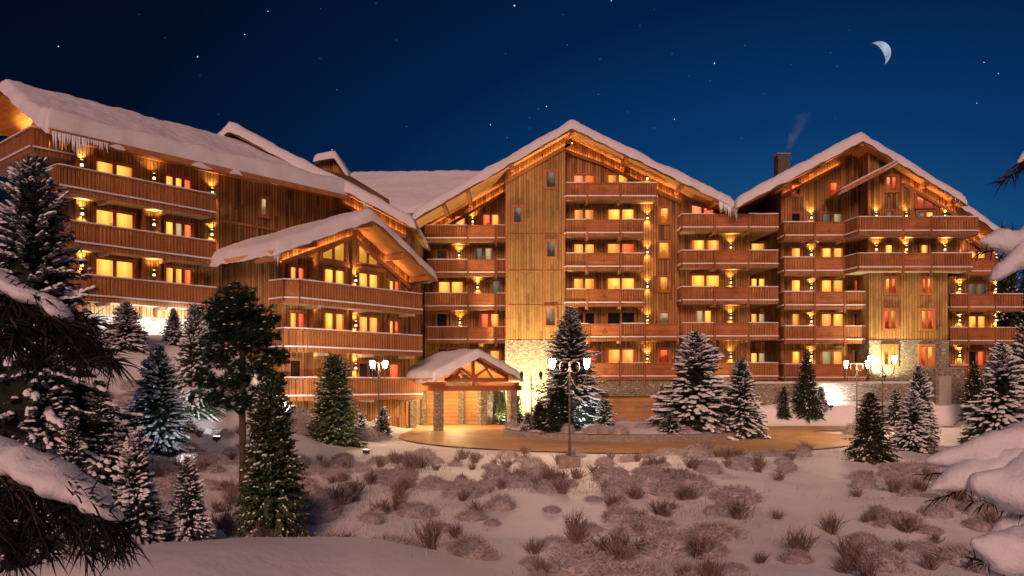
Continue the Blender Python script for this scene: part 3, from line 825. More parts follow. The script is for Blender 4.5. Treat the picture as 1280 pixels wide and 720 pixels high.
for i, (k1, k2) in enumerate((('D', 'GP'), ('O', 'YO'), ('Y', 'YO'), ('O', 'OY'), ('Y', 'PO'))):
    zf = zD[i] - 1.08; t = (267, 310, 350, 392, 439)[i]
    W(RF, 989, 1000, t, YD, zf, k1, **B); W(RF, 1026, 1054, t, YD, zf, k2, **B)
    wall_lamp(rb, RF.px(1013.5, YD), YD, RF.pz(1013.5, (270, 316, 357.5, 399.5, 443)[i], YD))
    if i > 1: W(RF, 1067, 1080, t, YD, zf, 'R' if i == 2 else 'D', **B)
W(RF, 1107, 1116, 264, YBay, zD[0] - 1.08, 'G', **B); W(RF, 1146, 1166, 265, YBay, zD[0] - 1.08, 'GO', **B)
W(RF, 1106, 1115, 306, YBay, zD[1] - 1.08, 'Y', **B); W(RF, 1150, 1160, 306, YBay, zD[1] - 1.08, 'Y', **B)
for q in (268, 309.5):
    for p in (1094.5, 1132, 1180): wall_lamp(rb, RF.px(p, YBay), YBay, RF.pz(p, q, YBay))
for p0, p1, t, b, k in ((1106, 1119, 348, 366, 'OR'), (1152, 1163, 348, 366, 'RO'), (1105, 1119, 388, 411, 'RO'), (1151, 1165, 388, 411, 'OR'), (1104, 1119, 433, 456, 'OY'), (1150, 1165, 433, 457, 'RO')):
    W(RF, p0, p1, t, YTw if t < 430 else YTw - .06, RF.pz(p0, b, YTw), k, fw=.17, fd=.17, **B)
for i, k in enumerate(('YY', 'GG', 'YO', 'DR')):
    W(RF, 1210, 1231, (314, 354.5, 395, 439)[i], YRt, zRt[i] - 1.08, k, **B)
    for p in (1198.5, 1244): 
        q = (320, 359, 398, 442)[i]; wall_lamp(rb, RF.px(p, YRt), YRt, RF.pz(p, q, YRt))
icicles(rb, [(lerp(RF.px(1180, yO), RF.px(1207, yO), i / 10), yO - .1, rz_(lerp(RF.px(1180, yO), RF.px(1207, yO), i / 10)) + .14, .55) for i in range(11)], 12)
# chimney
w = MB(); cx0, cx1 = RF.px(972.5, 4.5), RF.px(987.5, 4.5); zc_ = RF.pz(980, 193, 4.5)
w.box(cx0, cx1, 4.5, 5.6, zc_ - 4, zc_); ch = w.build('chimney', M['chimney_clad'], rb)
w = MB(); w.box(cx0 - .06, cx1 + .06, 4.44, 5.66, zc_ + .002, zc_ + .12); w.build('cap', M['kerb_stone'], ch)

# ---- flat snowy roof joining the blocks behind, with a little dormer ---------
bk = empty('rear_block', (0, 63, 0), 0, 'rear block showing only its flat snowy roof and small dormer between the gables', 'building')
zr0, zr1_ = CF.pz(520, 213, 14), CF.pz(520, 258, 6.5)
roof(bk, [(6.5, zr1_), (14, zr0), (20, zr0 - 3)], -15.5, 1.0, .6, .2, True, 15)
w = MB(); w.box(-14, 1.0, 8, 19, 10, zr1_ - 1.0); w.build('wall', M['wall_planks'], bk)
dx = [CF.px(p, 12) for p in (392, 418, 436)]
dp = [(dx[0], CF.pz(392, 192, 12)), (dx[1], CF.pz(420, 188, 12)), (dx[2], CF.pz(436, 214, 12))]
dz = roof(bk, dp, 12, 19, .5, .15, seed=17)
w = MB(); w.prism([(dx[0] + .4, 17), (dx[2] - .4, 17), (dx[2] - .4, dz(dx[2] - .4)), (dx[1], dz(dx[1])), (dx[0] + .4, dz(dx[0] + .4))], 12.8, 18); w.build('dormer', M['wall_planks'], bk)

# ---- chalet wing in front ----------------------------------------------------
HF = Frame(-12.2, 45.8, 50)
cha = empty('chalet_wing', (HF.ox, HF.oy, 0), HF.a, 'chalet front with broad snowy gable, raked windows and three long balconies behind round green fir', 'building')
yO, YW = -.5, 1.5
h_pts = [(HF.px(343, yO), HF.pz(343, 301, yO)), (HF.px(465, yO), HF.pz(465, 260, yO)), (HF.px(546, yO), HF.pz(546, 337, yO))]
hz = roof(cha, h_pts, yO, 7.4, .5, .24, seed=21)
xap = h_pts[1][0]
x0, x1 = HF.px(347, YW), HF.px(511, YW)
w = MB(); w.prism(wall_poly(x0, x1, -.5, hz), YW, 7.5); w.build('wall', M['wall_planks'], cha)
strip(cha, hz, x0 + .1, xap - .05, YW); strip(cha, hz, xap + .05, x1 - .1, YW)
z1, z2, z3 = HF.pz(374, 348.7, 0), HF.pz(383, 410, 0), HF.pz(383, 471, 0)
b1, b2 = HF.px(374, 0), HF.px(527, 0)
for z, pa, corner in ((z1, 352, 374), (z2, 353, 384), (z3, 353, 384)):
    xa = x0 - .25; xb = HF.px(corner, 0)
    balcony(cha, [(xa, YW + .4), (xa, .55), (xb, 0), (b2, 0), (b2, YW)], z, ['slat', 'slat', 'slat', 'slat'], brackets=[(xb + 1.5, .1, YW), (xb + 5, .1, YW), (b2 - .6, .1, YW)], drop=1.32)
w = MB()
for p in (353, 396, 434, 447, 481, 508):
    x = HF.px(p, YW); w.box(x - .09, x + .09, YW - .07, YW - .003, .2, hz(x) - .05)
x = HF.px(440.5, YW); w.box(x - .16, x + .16, YW - .2, YW - .071, .2, hz(x) - .05)
x = HF.px(390, YW); w.box(x - .30, x - .22, YW - .5, YW - .004, .2, z1 + 1.4)
zt = HF.pz(416, 330, YW); w.box(HF.px(398, YW), HF.px(480, YW), YW - .10, YW - .074, zt - .14, zt + .14)
w.build('trim', M['beam_wood'], cha)
w = MB()
for p in (346, 395, 465, 508, 538):
    x = HF.px(p, yO); z = hz(x) - .17
    w = MB(); w.box(x - .13, x + .13, yO + .08, YW - .003, z - .2, z + .15); w.build('purlin', M['beam_wood'], cha)
C_ = dict(par=cha)
for (z, tops, ks) in ((z1, (334, 337, 342, 351), ('OR', 'YY', 'YY', 'YR')), (z2, (391, 391.5, 396, 401), ('YR', 'YO', 'OO', 'OR')), (z3, (450, 452, 454, 455), ('D', 'DD', 'DD', 'R'))):
    zf = z - 1.1
    for (p0, p1), t, k in zip(((361.5, 380 if len(ks[0]) == 2 else 375), (404, 430), (447.5, 471.5), (485.5, 498)), tops, ks):
        W(HF, p0, p1, t, YW, zf, k, **C_)
zq = HF.pz(416, 324.5, YW)
window(cha, HF.px(402, YW), HF.px(430, YW), zq, 0, YW, 'BB', slant=(HF.pz(402, 316, YW), HF.pz(430, 302.5, YW)))
zq = HF.pz(457, 329.5, YW)
window(cha, HF.px(447, YW), HF.px(471, YW), zq, 0, YW, 'BB', slant=(HF.pz(447, 304, YW), HF.pz(471, 324, YW)))
for p, q in ((387, 342), (440.5, 348), (387, 400), (440.5, 404), (387, 457), (440.5, 457)):
    wall_lamp(cha, HF.px(p, YW), YW - (.2 if p > 400 else .06), HF.pz(p, q, YW))
icicles(cha, [(h_pts[0][0] - .05 + i * .09, yO - .1, h_pts[0][1] - .62 + i * .03, .9) for i in range(5)], 4)

# ---- entrance porch ----------------------------------------------------------
PF = Frame(-4.75, 51.7, 31)
por = empty('entrance_porch', (PF.ox, PF.oy, 0), PF.a, 'open entrance porch on stone posts with snowy gable and timber truss', 'porch')
pw = PF.px(640, 0); yb = 4.2
p_pts = [(-.9, PF.pz(545, 466, -.9)), (PF.px(598, -.9), PF.pz(598, 435, -.9)), (PF.px(653, -.9), PF.pz(653, 465, -.9))]
pz_ = roof(por, p_pts, -.9, yb + .6, .34, .18, seed=25, step=.35)
for x in (0, pw):
    for y in (0, yb):
        m_ = MB(); m_.box(x - .25, x + .25, y - .25, y + .25, -.4, 2.55); m_.build('post', M['stone'], por)
m_ = MB()
for y in (0, yb):
    m_.box(-.7, pw + .7, y - .14, y + .14, 2.553, 2.9)
for x in (0, pw): m_.box(x - .13, x + .13, -.75, yb + .4, 2.903, 3.12)
m_.build('beam', M['panel_wood'], por)
for y in (-.12, yb):
    m_ = MB(); xa = p_pts[1][0]; zb = 2.9
    m_.beam((xa, y, zb), (xa, y, pz_(xa)), .2)
    m_.box(.4, pw - .4, y - .09, y + .09, zb + .25, zb + .5)
    for s in (0.0, 1.0):
        xe_ = lerp(p_pts[0][0] + .9, p_pts[2][0] - .7, s)
        xm = lerp(xa, xe_, .5)
        m_.beam((xa, y - .01, zb + .5), (xm, y - .01, pz_(xm)), .13)
        m_.beam((lerp(xa, xe_, .55), y + .01, zb + .5), (lerp(xa, xe_, .25), y + .01, pz_(lerp(xa, xe_, .25)) - .05), .13)
        m_.beam((xe_, y, pz_(xe_) - .14), (xa, y, pz_(xa) - .14), .2)
    m_.build('truss', M['panel_wood'], por)
# ================================================================== ground
RC = (6.5, 47.3); RX, RY = 13.1, 12.6            # turning circle
IC = (6.9, 47.6); IX, IY = 7.4, 5.9              # planted island
def road_d(x, y):
    """<0 inside the paved area"""
    d = math.hypot((x - RC[0]) / RX, (y - RC[1]) / RY) - 1
    d *= 12.5
    ap = max(-6.6 - x, x - 14.5, 47 - y, y - 64)       # apron in front of the doors
    ap2 = max(14 - x, x - 33, 51.5 - y, y - 57.0)      # drive leaving to the right
    return min(d, ap, ap2)
def terrain(x, y):
    t = sstep(14, 33, y)
    z = lerp(-.75, -.12, t)
    # bank climbing to the left wing
    lx, ly = LF.local(x, y)
    hill = 5.1 * (1 - sstep(0, 15.5, -ly)) * (1 - sstep(8.5, 13.5, lx + max(0, -ly) * .25)) if -ly < 16 else 0.0
    if -ly < 0: hill = 5.1 * (1 - sstep(8.5, 13.5, lx))
    z += hill
    z += .55 * sstep(2, 9, lx) * (1 - sstep(2, 9, -ly)) * sstep(9.5, 13, lx) * (1 - sstep(19, 23, lx))
    # gentle rise far left, mound in the near left, rise by the right block
    z += .9 * sstep(-6, -16, x) * sstep(12, 24, y)
    z += 1.42 * math.exp(-((x + 3.0) / 3.6) ** 2 - ((y - 12.2) / 3.4) ** 2)
    z += .6 * math.exp(-((x + 6.5) / 3.0) ** 2 - ((y - 10.0) / 3.2) ** 2)
    z += .35 * math.exp(-((x - 5.5) / 3.0) ** 2 - ((y - 24) / 5.0) ** 2)
    z += 1.55 * sstep(53.5, 58.5, y) * sstep(15.5, 18.5, x)
    z += .55 * sstep(18, 24, x) * (1 - sstep(30, 46, abs(y - 40)))
    n1 = nz(x * .16, y * .16, 1.7) * .38 + nz(x * .45, y * .45, 4.2) * .13 + nz(x * 1.3, y * 1.3, 9.1) * .045
    d = road_d(x, y)
    k = sstep(-.1, 2.2, d)
    z += n1 * max(.15, k) * (1.0 if y < 60 else .4)
    if d < 2.2:
        z = lerp(-.06, z, k)
    return z
def hit(px, py, ymin=7.0, ymax=75.0):
    Y = ymin
    while Y < ymax:
        x = (px - 640) / F * Y
        if HZ + F * (CZ - terrain(x, Y)) / Y <= py: break
        Y += .1
    x = (px - 640) / F * Y
    return (x, Y, terrain(x, Y))

gx = [-140, -90, -60, -45, -38] + [-32 + i * .42 for i in range(int(70 / .42))] + [40, 46, 56, 75, 110, 160]
gy = [-40, -20, -8, -2, 2] + [5 + i * .32 for i in range(int(31 / .32))] + [36 + i * .5 for i in range(60)] + [68, 74, 84, 100, 130, 180, 300, 600]
V = []; Fc = []
for y in gy:
    for x in gx:
        zz = terrain(x, y) if (-34 < x < 42 and 3 < y < 72) else terrain(min(41, max(-33, x)), min(71, max(4, y)))
        V.append((x, y, zz))
nx_ = len(gx)
for j in range(len(gy) - 1):
    for i in range(nx_ - 1):
        a = j * nx_ + i; Fc.append((a, a + 1, a + nx_ + 1, a + nx_))
mb = MB(); mb.add(V, Fc)
tag(mb.build('snow_ground', M['ground_snow'], smooth=True), kind='structure')
# the paved drive: one sheet, a little above the ground
mb = MB(); st = .5; idx = {}
xs = [-8 + i * st for i in range(84)]; ys = [33.5 + i * st for i in range(62)]
for j, y in enumerate(ys):
    for i, x in enumerate(xs):
        d = road_d(x, y)
        if d < .6:
            if d > 0:                        # pull the border onto the outline
                e = .05; gxx = (road_d(x + e, y) - road_d(x - e, y)) / (2 * e); gyy = (road_d(x, y + e) - road_d(x, y - e)) / (2 * e)
                g2 = max(.2, gxx * gxx + gyy * gyy)
                X_, Y_ = x - gxx * d / g2, y - gyy * d / g2
            else: X_, Y_ = x, y
            idx[(i, j)] = len(mb.v); mb.v.append((X_, Y_, 0.0 + .02 * nz(X_ * .3, Y_ * .3)))
for (i, j) in list(idx):
    k = [(i, j), (i + 1, j), (i + 1, j + 1), (i, j + 1)]
    if all(q in idx for q in k): mb.f.append(tuple(idx[q] for q in k)); mb.m.append(0)
tag(mb.build('driveway', M['road'], smooth=True), kind='structure')
# island: stone kerb ring with a snowy planted bed
mb = MB(); n_ = 96
ring = [[], [], [], []]
for k in range(n_):
    t = 2 * math.pi * k / n_; c, s = math.cos(t), math.sin(t)
    for q, (r, z) in enumerate(((0, -.1), (0, .34), (-.34, .36), (-.34, .1))):
        ring[q].append((IC[0] + (IX + r) * c, IC[1] + (IY + r) * s, z))
b0 = [p for r_ in ring for p in r_]
mb.add(b0, [(q * n_ + k, q * n_ + (k + 1) % n_, (q + 1) * n_ + (k + 1) % n_, (q + 1) * n_ + k) for q in range(3) for k in range(n_)])
isl = mb.build('island_kerb', M['kerb_stone'], smooth=False)
tag(isl, 'low oval stone kerb round the planted island in the driveway', 'kerb')
mb = MB(); vs, fs = [(IC[0], IC[1], .5)], []
rings = 9
for r in range(1, rings + 1):
    f = r / rings
    for k in range(n_):
        t = 2 * math.pi * k / n_
        x, y = IC[0] + (IX - .29) * f * math.cos(t), IC[1] + (IY - .29) * f * math.sin(t)
        vs.append((x, y, lerp(.66, .34, f ** 3) + (.09 * nz(x * .7, y * .7, 3) if r < rings else 0)))
for k in range(n_): fs.append((0, 1 + k, 1 + (k + 1) % n_))
for r in range(rings - 1):
    for k in range(n_): fs.append((1 + r * n_ + k, 1 + (r + 1) * n_ + k, 1 + (r + 1) * n_ + (k + 1) % n_, 1 + r * n_ + (k + 1) % n_))
mb.add(vs, fs); tag(mb.build('island_ground', M['ground_snow'], smooth=True), kind='structure')

# ================================================================== walls by the right block
xa, xb = RF.px(928, -2.9), RF.px(1169, -2.9)
mb = MB(); mb.box(xa, xb, 59.1, 59.5, .4, 3.05)
rw = mb.build('stone_wall', M['stone']); tag(rw, 'long low rough stone garden wall along the foot of right block', 'wall')
snow_sheet('snow_cap', rw, lambda u, v: Vector((xa + u, 59.05 + v, 3.06)), xb - xa, .5, .12, 5, .6, droop=.02, wob=.02)
sh = empty('stone_annex', (RF.px(1186, -3.2), 58.6, 0), 0, 'small flat roofed stone annex with plain grey door at end of wall', 'outbuilding')
hw = 18 / F * 58.8; hz_ = 3 + 18.5 / F * 58.8
mb = MB(); mb.box(-hw, hw, 0, 2.0, .3, hz_); mb.build('wall', M['stone'], sh)
mb = MB(); mb.box(-.85, .05, -.06, -.003, .4, hz_ - .5); mb.build('door', M['grey_door'], sh)
mb = MB(); mb.box(-hw - .06, hw + .06, -.08, 2.05, hz_ + .003, hz_ + .12); mb.build('roof', M['kerb_stone'], sh)
# snow lying on the plinth ledge beyond the island is part of the ground

# ================================================================== firs
def fir_meshes(seed, H=6.0, RB=1.6, snowy=.6, needle='needles_dark', ragged=.12, step=.165, blob=1.0, z0=.12, power=.74):
    rnd = random.Random(seed)
    c, s, t = MB(), MB(), MB()
    t.tube([(0, 0, -.4), (0, 0, H * .5), (0, 0, H - .1)], [.13, .075, .012], 7)
    z = z0; k = 0
    while z < H - .12:
        fr = z / H
        Lr = RB * (1 - fr) ** power + .05
        nb = int(8 + 15 * (1 - fr) ** .7)
        a0 = rnd.uniform(0, 6.28)
        for b in range(nb):
            az = a0 + 6.283 * b / nb + rnd.uniform(-.25, .25)
            L = Lr * rnd.uniform(1 - 2.4 * ragged, 1 + ragged) * (1 + .42 * nz(math.cos(az) * 1.6 + seed, math.sin(az) * 1.6, z * .8))
            el = lerp(-.04, .8, fr) + rnd.uniform(-.15, .15)
            sag = rnd.uniform(.22, .62) * (1 - fr * .5)
            zb = z + rnd.uniform(-.5, .5) * step
            ca, sa = math.cos(az), math.sin(az)
            P = lambda q: Vector((ca * L * q, sa * L * q, zb + L * (math.tan(el) * q * .8 - sag * q * q + .10 * q ** 4)))
            nt_ = max(3, int(L / .095))
            for i in range(nt_):
                q = (i + .6) / nt_
                if q < .18 and L > .6: continue
                p = P(q); d = (P(min(1, q + .05)) - P(q - .05)).normalized()
                for sd in (-1, 1):
                    ang = sd * rnd.uniform(.6, 1.1)
                    dd = Vector((d.x * math.cos(ang) - d.y * math.sin(ang), d.x * math.sin(ang) + d.y * math.cos(ang), d.z - rnd.uniform(.15, .95))).normalized()
                    l = (.17 + .27 * (1 - q) * min(1, L)) * rnd.uniform(.7, 1.25)
                    side = dd.cross(Vector((rnd.uniform(-.6, .6), rnd.uniform(-.6, .6), 1))).normalized() * l * .27
                    m = p + dd * l * .5
                    c.add([tuple(p), tuple(m + side), tuple(p + dd * l), tuple(m - side)], [(0, 1, 2, 3)])
            p = P(1.0); d = (P(1.0) - P(.9)).normalized(); side = d.cross(Vector((0, 0, 1))).normalized() * .035
            c.add([tuple(p - d * .1), tuple(p + side), tuple(p + d * .14), tuple(p - side)], [(0, 1, 2, 3)])
            # snow resting on the branch
            ns = max(1, int(L / .10))
            for i in range(ns):
                cl = nz(math.cos(az) * 1.8 + seed * .7, math.sin(az) * 1.8 + L * i / ns, z * 1.1)
                if rnd.random() > snowy * (1 + 2.0 * cl): continue
                big_ = blob * (1 + .9 * cl)
                q = min(1.0, (i + rnd.uniform(.4, 1.1)) / ns)
                if q < .25 and L > .5: continue
                p = P(q) + Vector((rnd.uniform(-.05, .05), rnd.uniform(-.05, .05), .02)); d = (P(min(1, q + .04)) - P(q - .04)).normalized()
                side = d.cross(Vector((0, 0, 1))).normalized()
                la, lb, lh = [v * big_ * rnd.uniform(.6, 1.3) for v in (.115, .068, .05)]
                ring_ = []
                for j in range(6):
                    t_ = 6.283 * j / 6
                    ring_.append(tuple(p + d * math.cos(t_) * la + side * math.sin(t_) * lb - Vector((0, 0, .25 * lb * abs(math.sin(t_)) + .01))))
                up = p + Vector((0, 0, lh))
                mid = [tuple(p + d * math.cos(6.283 * j / 6) * la * .6 + side * math.sin(6.283 * j / 6) * lb * .6 + Vector((0, 0, lh * .75))) for j in range(6)]
                s.add(ring_ + mid + [tuple(up)], [(j, (j + 1) % 6, 6 + (j + 1) % 6, 6 + j) for j in range(6)] + [(6 + j, 6 + (j + 1) % 6, 12) for j in range(6)])
        z += step * rnd.uniform(.8, 1.15) * (1.0 - .35 * fr); k += 1
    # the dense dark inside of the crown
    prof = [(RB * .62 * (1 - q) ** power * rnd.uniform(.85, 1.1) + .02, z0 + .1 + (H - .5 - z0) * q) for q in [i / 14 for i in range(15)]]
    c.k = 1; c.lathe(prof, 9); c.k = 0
    root = empty('fir_tree')
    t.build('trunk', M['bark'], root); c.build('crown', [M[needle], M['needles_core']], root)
    tag(s.build('snow', M['tree_snow'], root, smooth=True), kind='stuff')
    root['base_h'] = H; root['base_r'] = RB
    return root
PROTO = {}
SPEC = {
    'heavy': dict(H=6, RB=1.75, snowy=.95, needle='needles_dark', blob=1.25, ragged=.14),
    'heavy2': dict(H=6, RB=1.75, snowy=.92, needle='needles_green', blob=1.15, ragged=.16),
    'blue': dict(H=6, RB=1.55, snowy=.85, needle='needles_blue', blob=1.0, ragged=.14),
    'mid': dict(H=6, RB=1.6, snowy=.95, needle='needles_dark', blob=.95, ragged=.16),
    'mid2': dict(H=6, RB=1.6, snowy=.9, needle='needles_dark', blob=.9, ragged=.2),
    'slim': dict(H=6, RB=1.25, snowy=.8, needle='needles_dark', blob=.85, ragged=.2),
    'dots': dict(H=6, RB=1.55, snowy=.22, needle='needles_green', blob=.5, ragged=.08, step=.17, power=.5),
    'dots2': dict(H=6, RB=1.55, snowy=.3, needle='needles_bright', blob=.55, ragged=.07, step=.16, power=.52),
    'dark': dict(H=6, RB=1.6, snowy=.12, needle='needles_dark', blob=.7, ragged=.16),
    'brown': dict(H=4.5, RB=1.45, snowy=.28, needle='needles_brown', blob=.6, ragged=.16),
    'small': dict(H=3.5, RB=1.2, snowy=.8, needle='needles_dark', blob=.8, ragged=.14, step=.24),
    'tall': dict(H=9, RB=2.3, snowy=.95, needle='needles_blue', blob=1.0, ragged=.18, step=.2),
    'island': dict(H=9, RB=2.3, snowy=.85, needle='needles_dark', blob=.9, ragged=.16, step=.19, power=.72),
}
used = set()
def fir(kind, px, by, ty, hw, label, Y=None, rz=None, group=None):
    """a fir whose foot is seen at (px, by), its tip at ty and its half width is hw columns"""
    if Y is None: x, Y_, z = hit(px, by)
    else:
        Y_ = Y; x = (px - 640) / F * Y; z = terrain(x, Y)
        d = math.hypot((x - IC[0]) / IX, (Y - IC[1]) / IY)
        if d < 1: z = .42
    Hm = CZ + (HZ - ty) / F * Y_ - z
    Rm = hw * 1.12 / F * Y_
    if kind not in PROTO: PROTO[kind] = fir_meshes(sum(map(ord, kind)), **SPEC[kind])
    p = PROTO[kind]
    o = p if kind not in used else copy_tree(p)
    used.add(kind)
    b0_, r0_ = SPEC[kind]['H'], SPEC[kind]['RB']
    o.location = (x, Y_, z - .02); o.rotation_euler = (0, 0, random.uniform(0, 6.28) if rz is None else rz)
    sx = Rm / (r0_ * 1.02); sz = Hm / b0_
    o.scale = (sx, sx, sz)
    for k in ('group',):
        if k in o: del o[k]
    tag(o, label, 'fir tree', group)
    return o
fir('tall', 42, 600, 197, 100, 'tallest dark snowy fir, rising at left edge in front of wing balconies', Y=23)
fir('mid', 55, 572, 424, 54, 'broad dark snow-speckled fir below the tallest one at left edge', Y=22.5)
fir('slim', 124, 592, 474, 33, 'slender dark fir between broad edge fir and pale heavily snowed fir', Y=23.5)
fir('heavy', 158, 470, 376, 25, 'snowy fir right against the pale stone base of the left wing', Y=40)
fir('mid2', 217, 442, 385, 14, 'thin faint fir in the floodlit glare by the left wing stone base', Y=43)
fir('heavy', 198, 565, 430, 38, 'pale fir heavily loaded with snow, centre of the left slope', Y=29)
fir('heavy2', 243, 522, 380, 30, 'green fir with big snow lumps at its foot beside the dark pine', Y=36)
fir('heavy', 168, 675, 535, 37, 'snow-streaked fir standing nearest behind the smooth snow mound, beside small white fir', Y=16.5)
fir('blue', 235, 655, 569, 28, 'small whitish fir alone just above the smooth snow mound', Y=17.5)
fir('dots', 339, 643, 470, 43, 'dense dark green fir with tiny snow dots beneath the big pine', Y=18.5)
fir('dots2', 418, 556, 444, 31, 'bushy bright green fir before the lowest chalet balcony', Y=38)
fir('small', 451, 543, 514, 10, 'smallest fir beside left lamp, at the chalet wall foot', Y=45.5)
fir('small', 478, 545, 507, 13, 'small snow-edged fir directly under the left street lamp', Y=45.0)
fir('mid2', 25, 720, 590, 60, 'dark snowy fir in the bottom left corner behind the drooping near branch', Y=13.5)
fir('mid', -8, 560, 440, 40, 'dark fir cut off by left edge beside broad snow-speckled fir', Y=27)
fir('slim', 90, 640, 520, 26, 'dark slim fir low on left slope behind near branch', Y=19)
# island
fir('island', 713, 536, 384, 45, 'tallest fir on the island, dark crown and snow-lit lower boughs', Y=47.5)
fir('dark', 700, 540, 482, 28, 'dark bushy young fir at foot of tallest island fir', Y=44.6)
fir('dark', 674, 538, 502, 17, 'dark little fir at left end of the island', Y=45.5)
fir('small', 660, 538, 515, 10, 'tiny snow-tipped fir at outermost left of island by kerb', Y=45.3)
fir('small', 756, 541, 497, 16, 'small snowy fir right of tallest island fir', Y=46)
fir('heavy', 868, 545, 414, 47, 'wide snow-laden fir at right end of island, second tallest there', Y=45)
fir('heavy2', 828, 538, 480, 13, 'small snow-heavy fir tucked left of wide island fir', Y=46.5)
fir('small', 838, 548, 515, 16, 'low snow-striped fir in front of wide island fir', Y=42.8)
fir('blue', 927, 543, 446, 26, 'blue-grey snowy fir at island right tip beside wide fir', Y=44.5)
# right
fir('dark', 1008, 508, 440, 16, 'dark green fir in front of garden wall near its white glow', Y=58)
fir('dark', 980, 508, 482, 9, 'small dark fir by garden wall, left of the larger dark one', Y=58)
fir('blue', 1026, 506, 483, 9, 'small whitish fir inside the white wall glow', Y=58.3)
fir('brown', 1088, 573, 490, 29, 'brownish green fir with few snow flecks by right drive end', Y=33)
fir('heavy', 1140, 557, 487, 24, 'snow-striped fir right of brownish fir, front of a pair', Y=36)
fir('blue', 1149, 552, 456, 22, 'taller blue-white fir of the pair in front of stone annex', Y=38.5)
fir('small', 1120, 507, 486, 13, 'snowy low fir before the garden wall beside right lamps', Y=57)
fir('dark', 1218, 507, 452, 18, 'dark fir right of the stone annex by balconies', Y=56)
fir('heavy', 1250, 545, 428, 36, 'big snow-laden fir at right edge by stone annex', Y=37)
fir('dark', 1222, 545, 505, 16, 'low dark fir at foot of big snowy right edge fir', Y=37.5)
fir('mid', 1285, 540, 400, 40, 'dark snowy fir cut off by right edge of picture', Y=42)
fir('dots', 648, 528, 494, 8, 'small bright green fir in the floodlit corner beside porch', Y=59.5)
fir('dots2', 627, 530, 490, 9, 'narrow green fir glowing behind right porch post', Y=59.3)
for px_, ty_, Y_, hw_, lb in ((1254, 280, 82, 13, 'tall far fir whose tip shows above right roof end'), (1264, 284, 84, 14, 'far dark fir just right of first tip above roof'), (1290, 330, 78, 34, 'far dark fir behind right block at picture edge'), (1262, 345, 74, 24, 'dark fir close behind the right balconies'), (1300, 300, 90, 40, 'farthest dark fir behind snowy right branches'), (1345, 320, 80, 44, 'dark far fir just beyond right picture edge')):
    fir('dark', px_, 500, ty_, hw_, lb, Y=Y_, group='dark firs behind the right block')

# ---- the big pine on the left -------------------------------------------------
def pine():
    rnd = random.Random(31)
    Yp = 25.5; x = (303 - 640) / F * Yp; z = terrain(x, Yp)
    o = empty('pine_tree', (x, Yp, z), 0, 'big dark pine with bare trunk and rounded needle crown in front of chalet', 'pine tree')
    H = CZ + (HZ - 352) / F * Yp - z
    zpx = lambda py: CZ + (HZ - py) / F * Yp - z
    t = MB()
    t.tube([(0, 0, -.3), (.02, 0, 1.0), (-.02, 0, H * .5), (.06, .05, H * .8), (0, 0, H - .2)], [.13, .115, .095, .06, .02], 9)
    t.build('trunk', M['bark'], o)
    c = MB(); li = MB(); sn = MB()
    k = Yp / F
    # foliage masses read off the photograph: (column, row, half width, half height) in columns
    lob = [(303, 375, 26, 20), (280, 392, 24, 18), (322, 396, 26, 18), (296, 408, 36, 18), (268, 418, 20, 13), (330, 420, 24, 14), (296, 432, 40, 14), (342, 446, 20, 13), (270, 448, 26, 14), (250 + 8, 474, 14, 11), (318, 462, 30, 15), (346, 474, 18, 12), (284, 478, 26, 14), (330, 494, 24, 12), (268, 500, 18, 11), (302, 505, 20, 12)]
    for (cx, cy, hw, hh) in lob:
        dep = rnd.uniform(-.55, .55)
        C0 = Vector(((cx - 303) * k, dep, zpx(cy)))
        base = Vector((0, 0, max(zpx(520), C0.z - rnd.uniform(.5, .9))))
        li.tube([base, base.lerp(C0, .5) + Vector((0, 0, .08)), C0], [.05, .035, .012], 6)
        n = int(hw * hh * .25) + 18
        for i in range(n):
            while True:
                v = Vector((rnd.uniform(-1, 1), rnd.uniform(-1, 1), rnd.uniform(-1, 1)))
                if v.length < 1: break
            p = C0 + Vector((v.x * hw * k, v.y * hw * k * .9, v.z * hh * k))
            if i % 5 == 0: li.tube([C0, p], [.014, .005], 4, cap=False)
            for j in range(34):
                d = Vector((rnd.gauss(0, 1), rnd.gauss(0, 1), rnd.gauss(.25, .9))).normalized()
                l = rnd.uniform(.11, .21); s = d.cross(Vector((rnd.random(), rnd.random(), rnd.random()))).normalized() * .011
                c.add([tuple(p - s), tuple(p + s), tuple(p + d * l)], [(0, 1, 2)])
            if rnd.random() < .16:
                a = [tuple(p + Vector((math.cos(q * 1.047) * .07, math.sin(q * 1.047) * .07, .03))) for q in range(6)]
                sn.add(a + [tuple(p + Vector((0, 0, .08)))], [(q, (q + 1) % 6, 6) for q in range(6)])
    li.build('limb', M['bark'], o); c.build('crown', M['pine_needles'], o); tag(sn.build('snow', M['tree_snow'], o, smooth=True), kind='stuff')
pine()

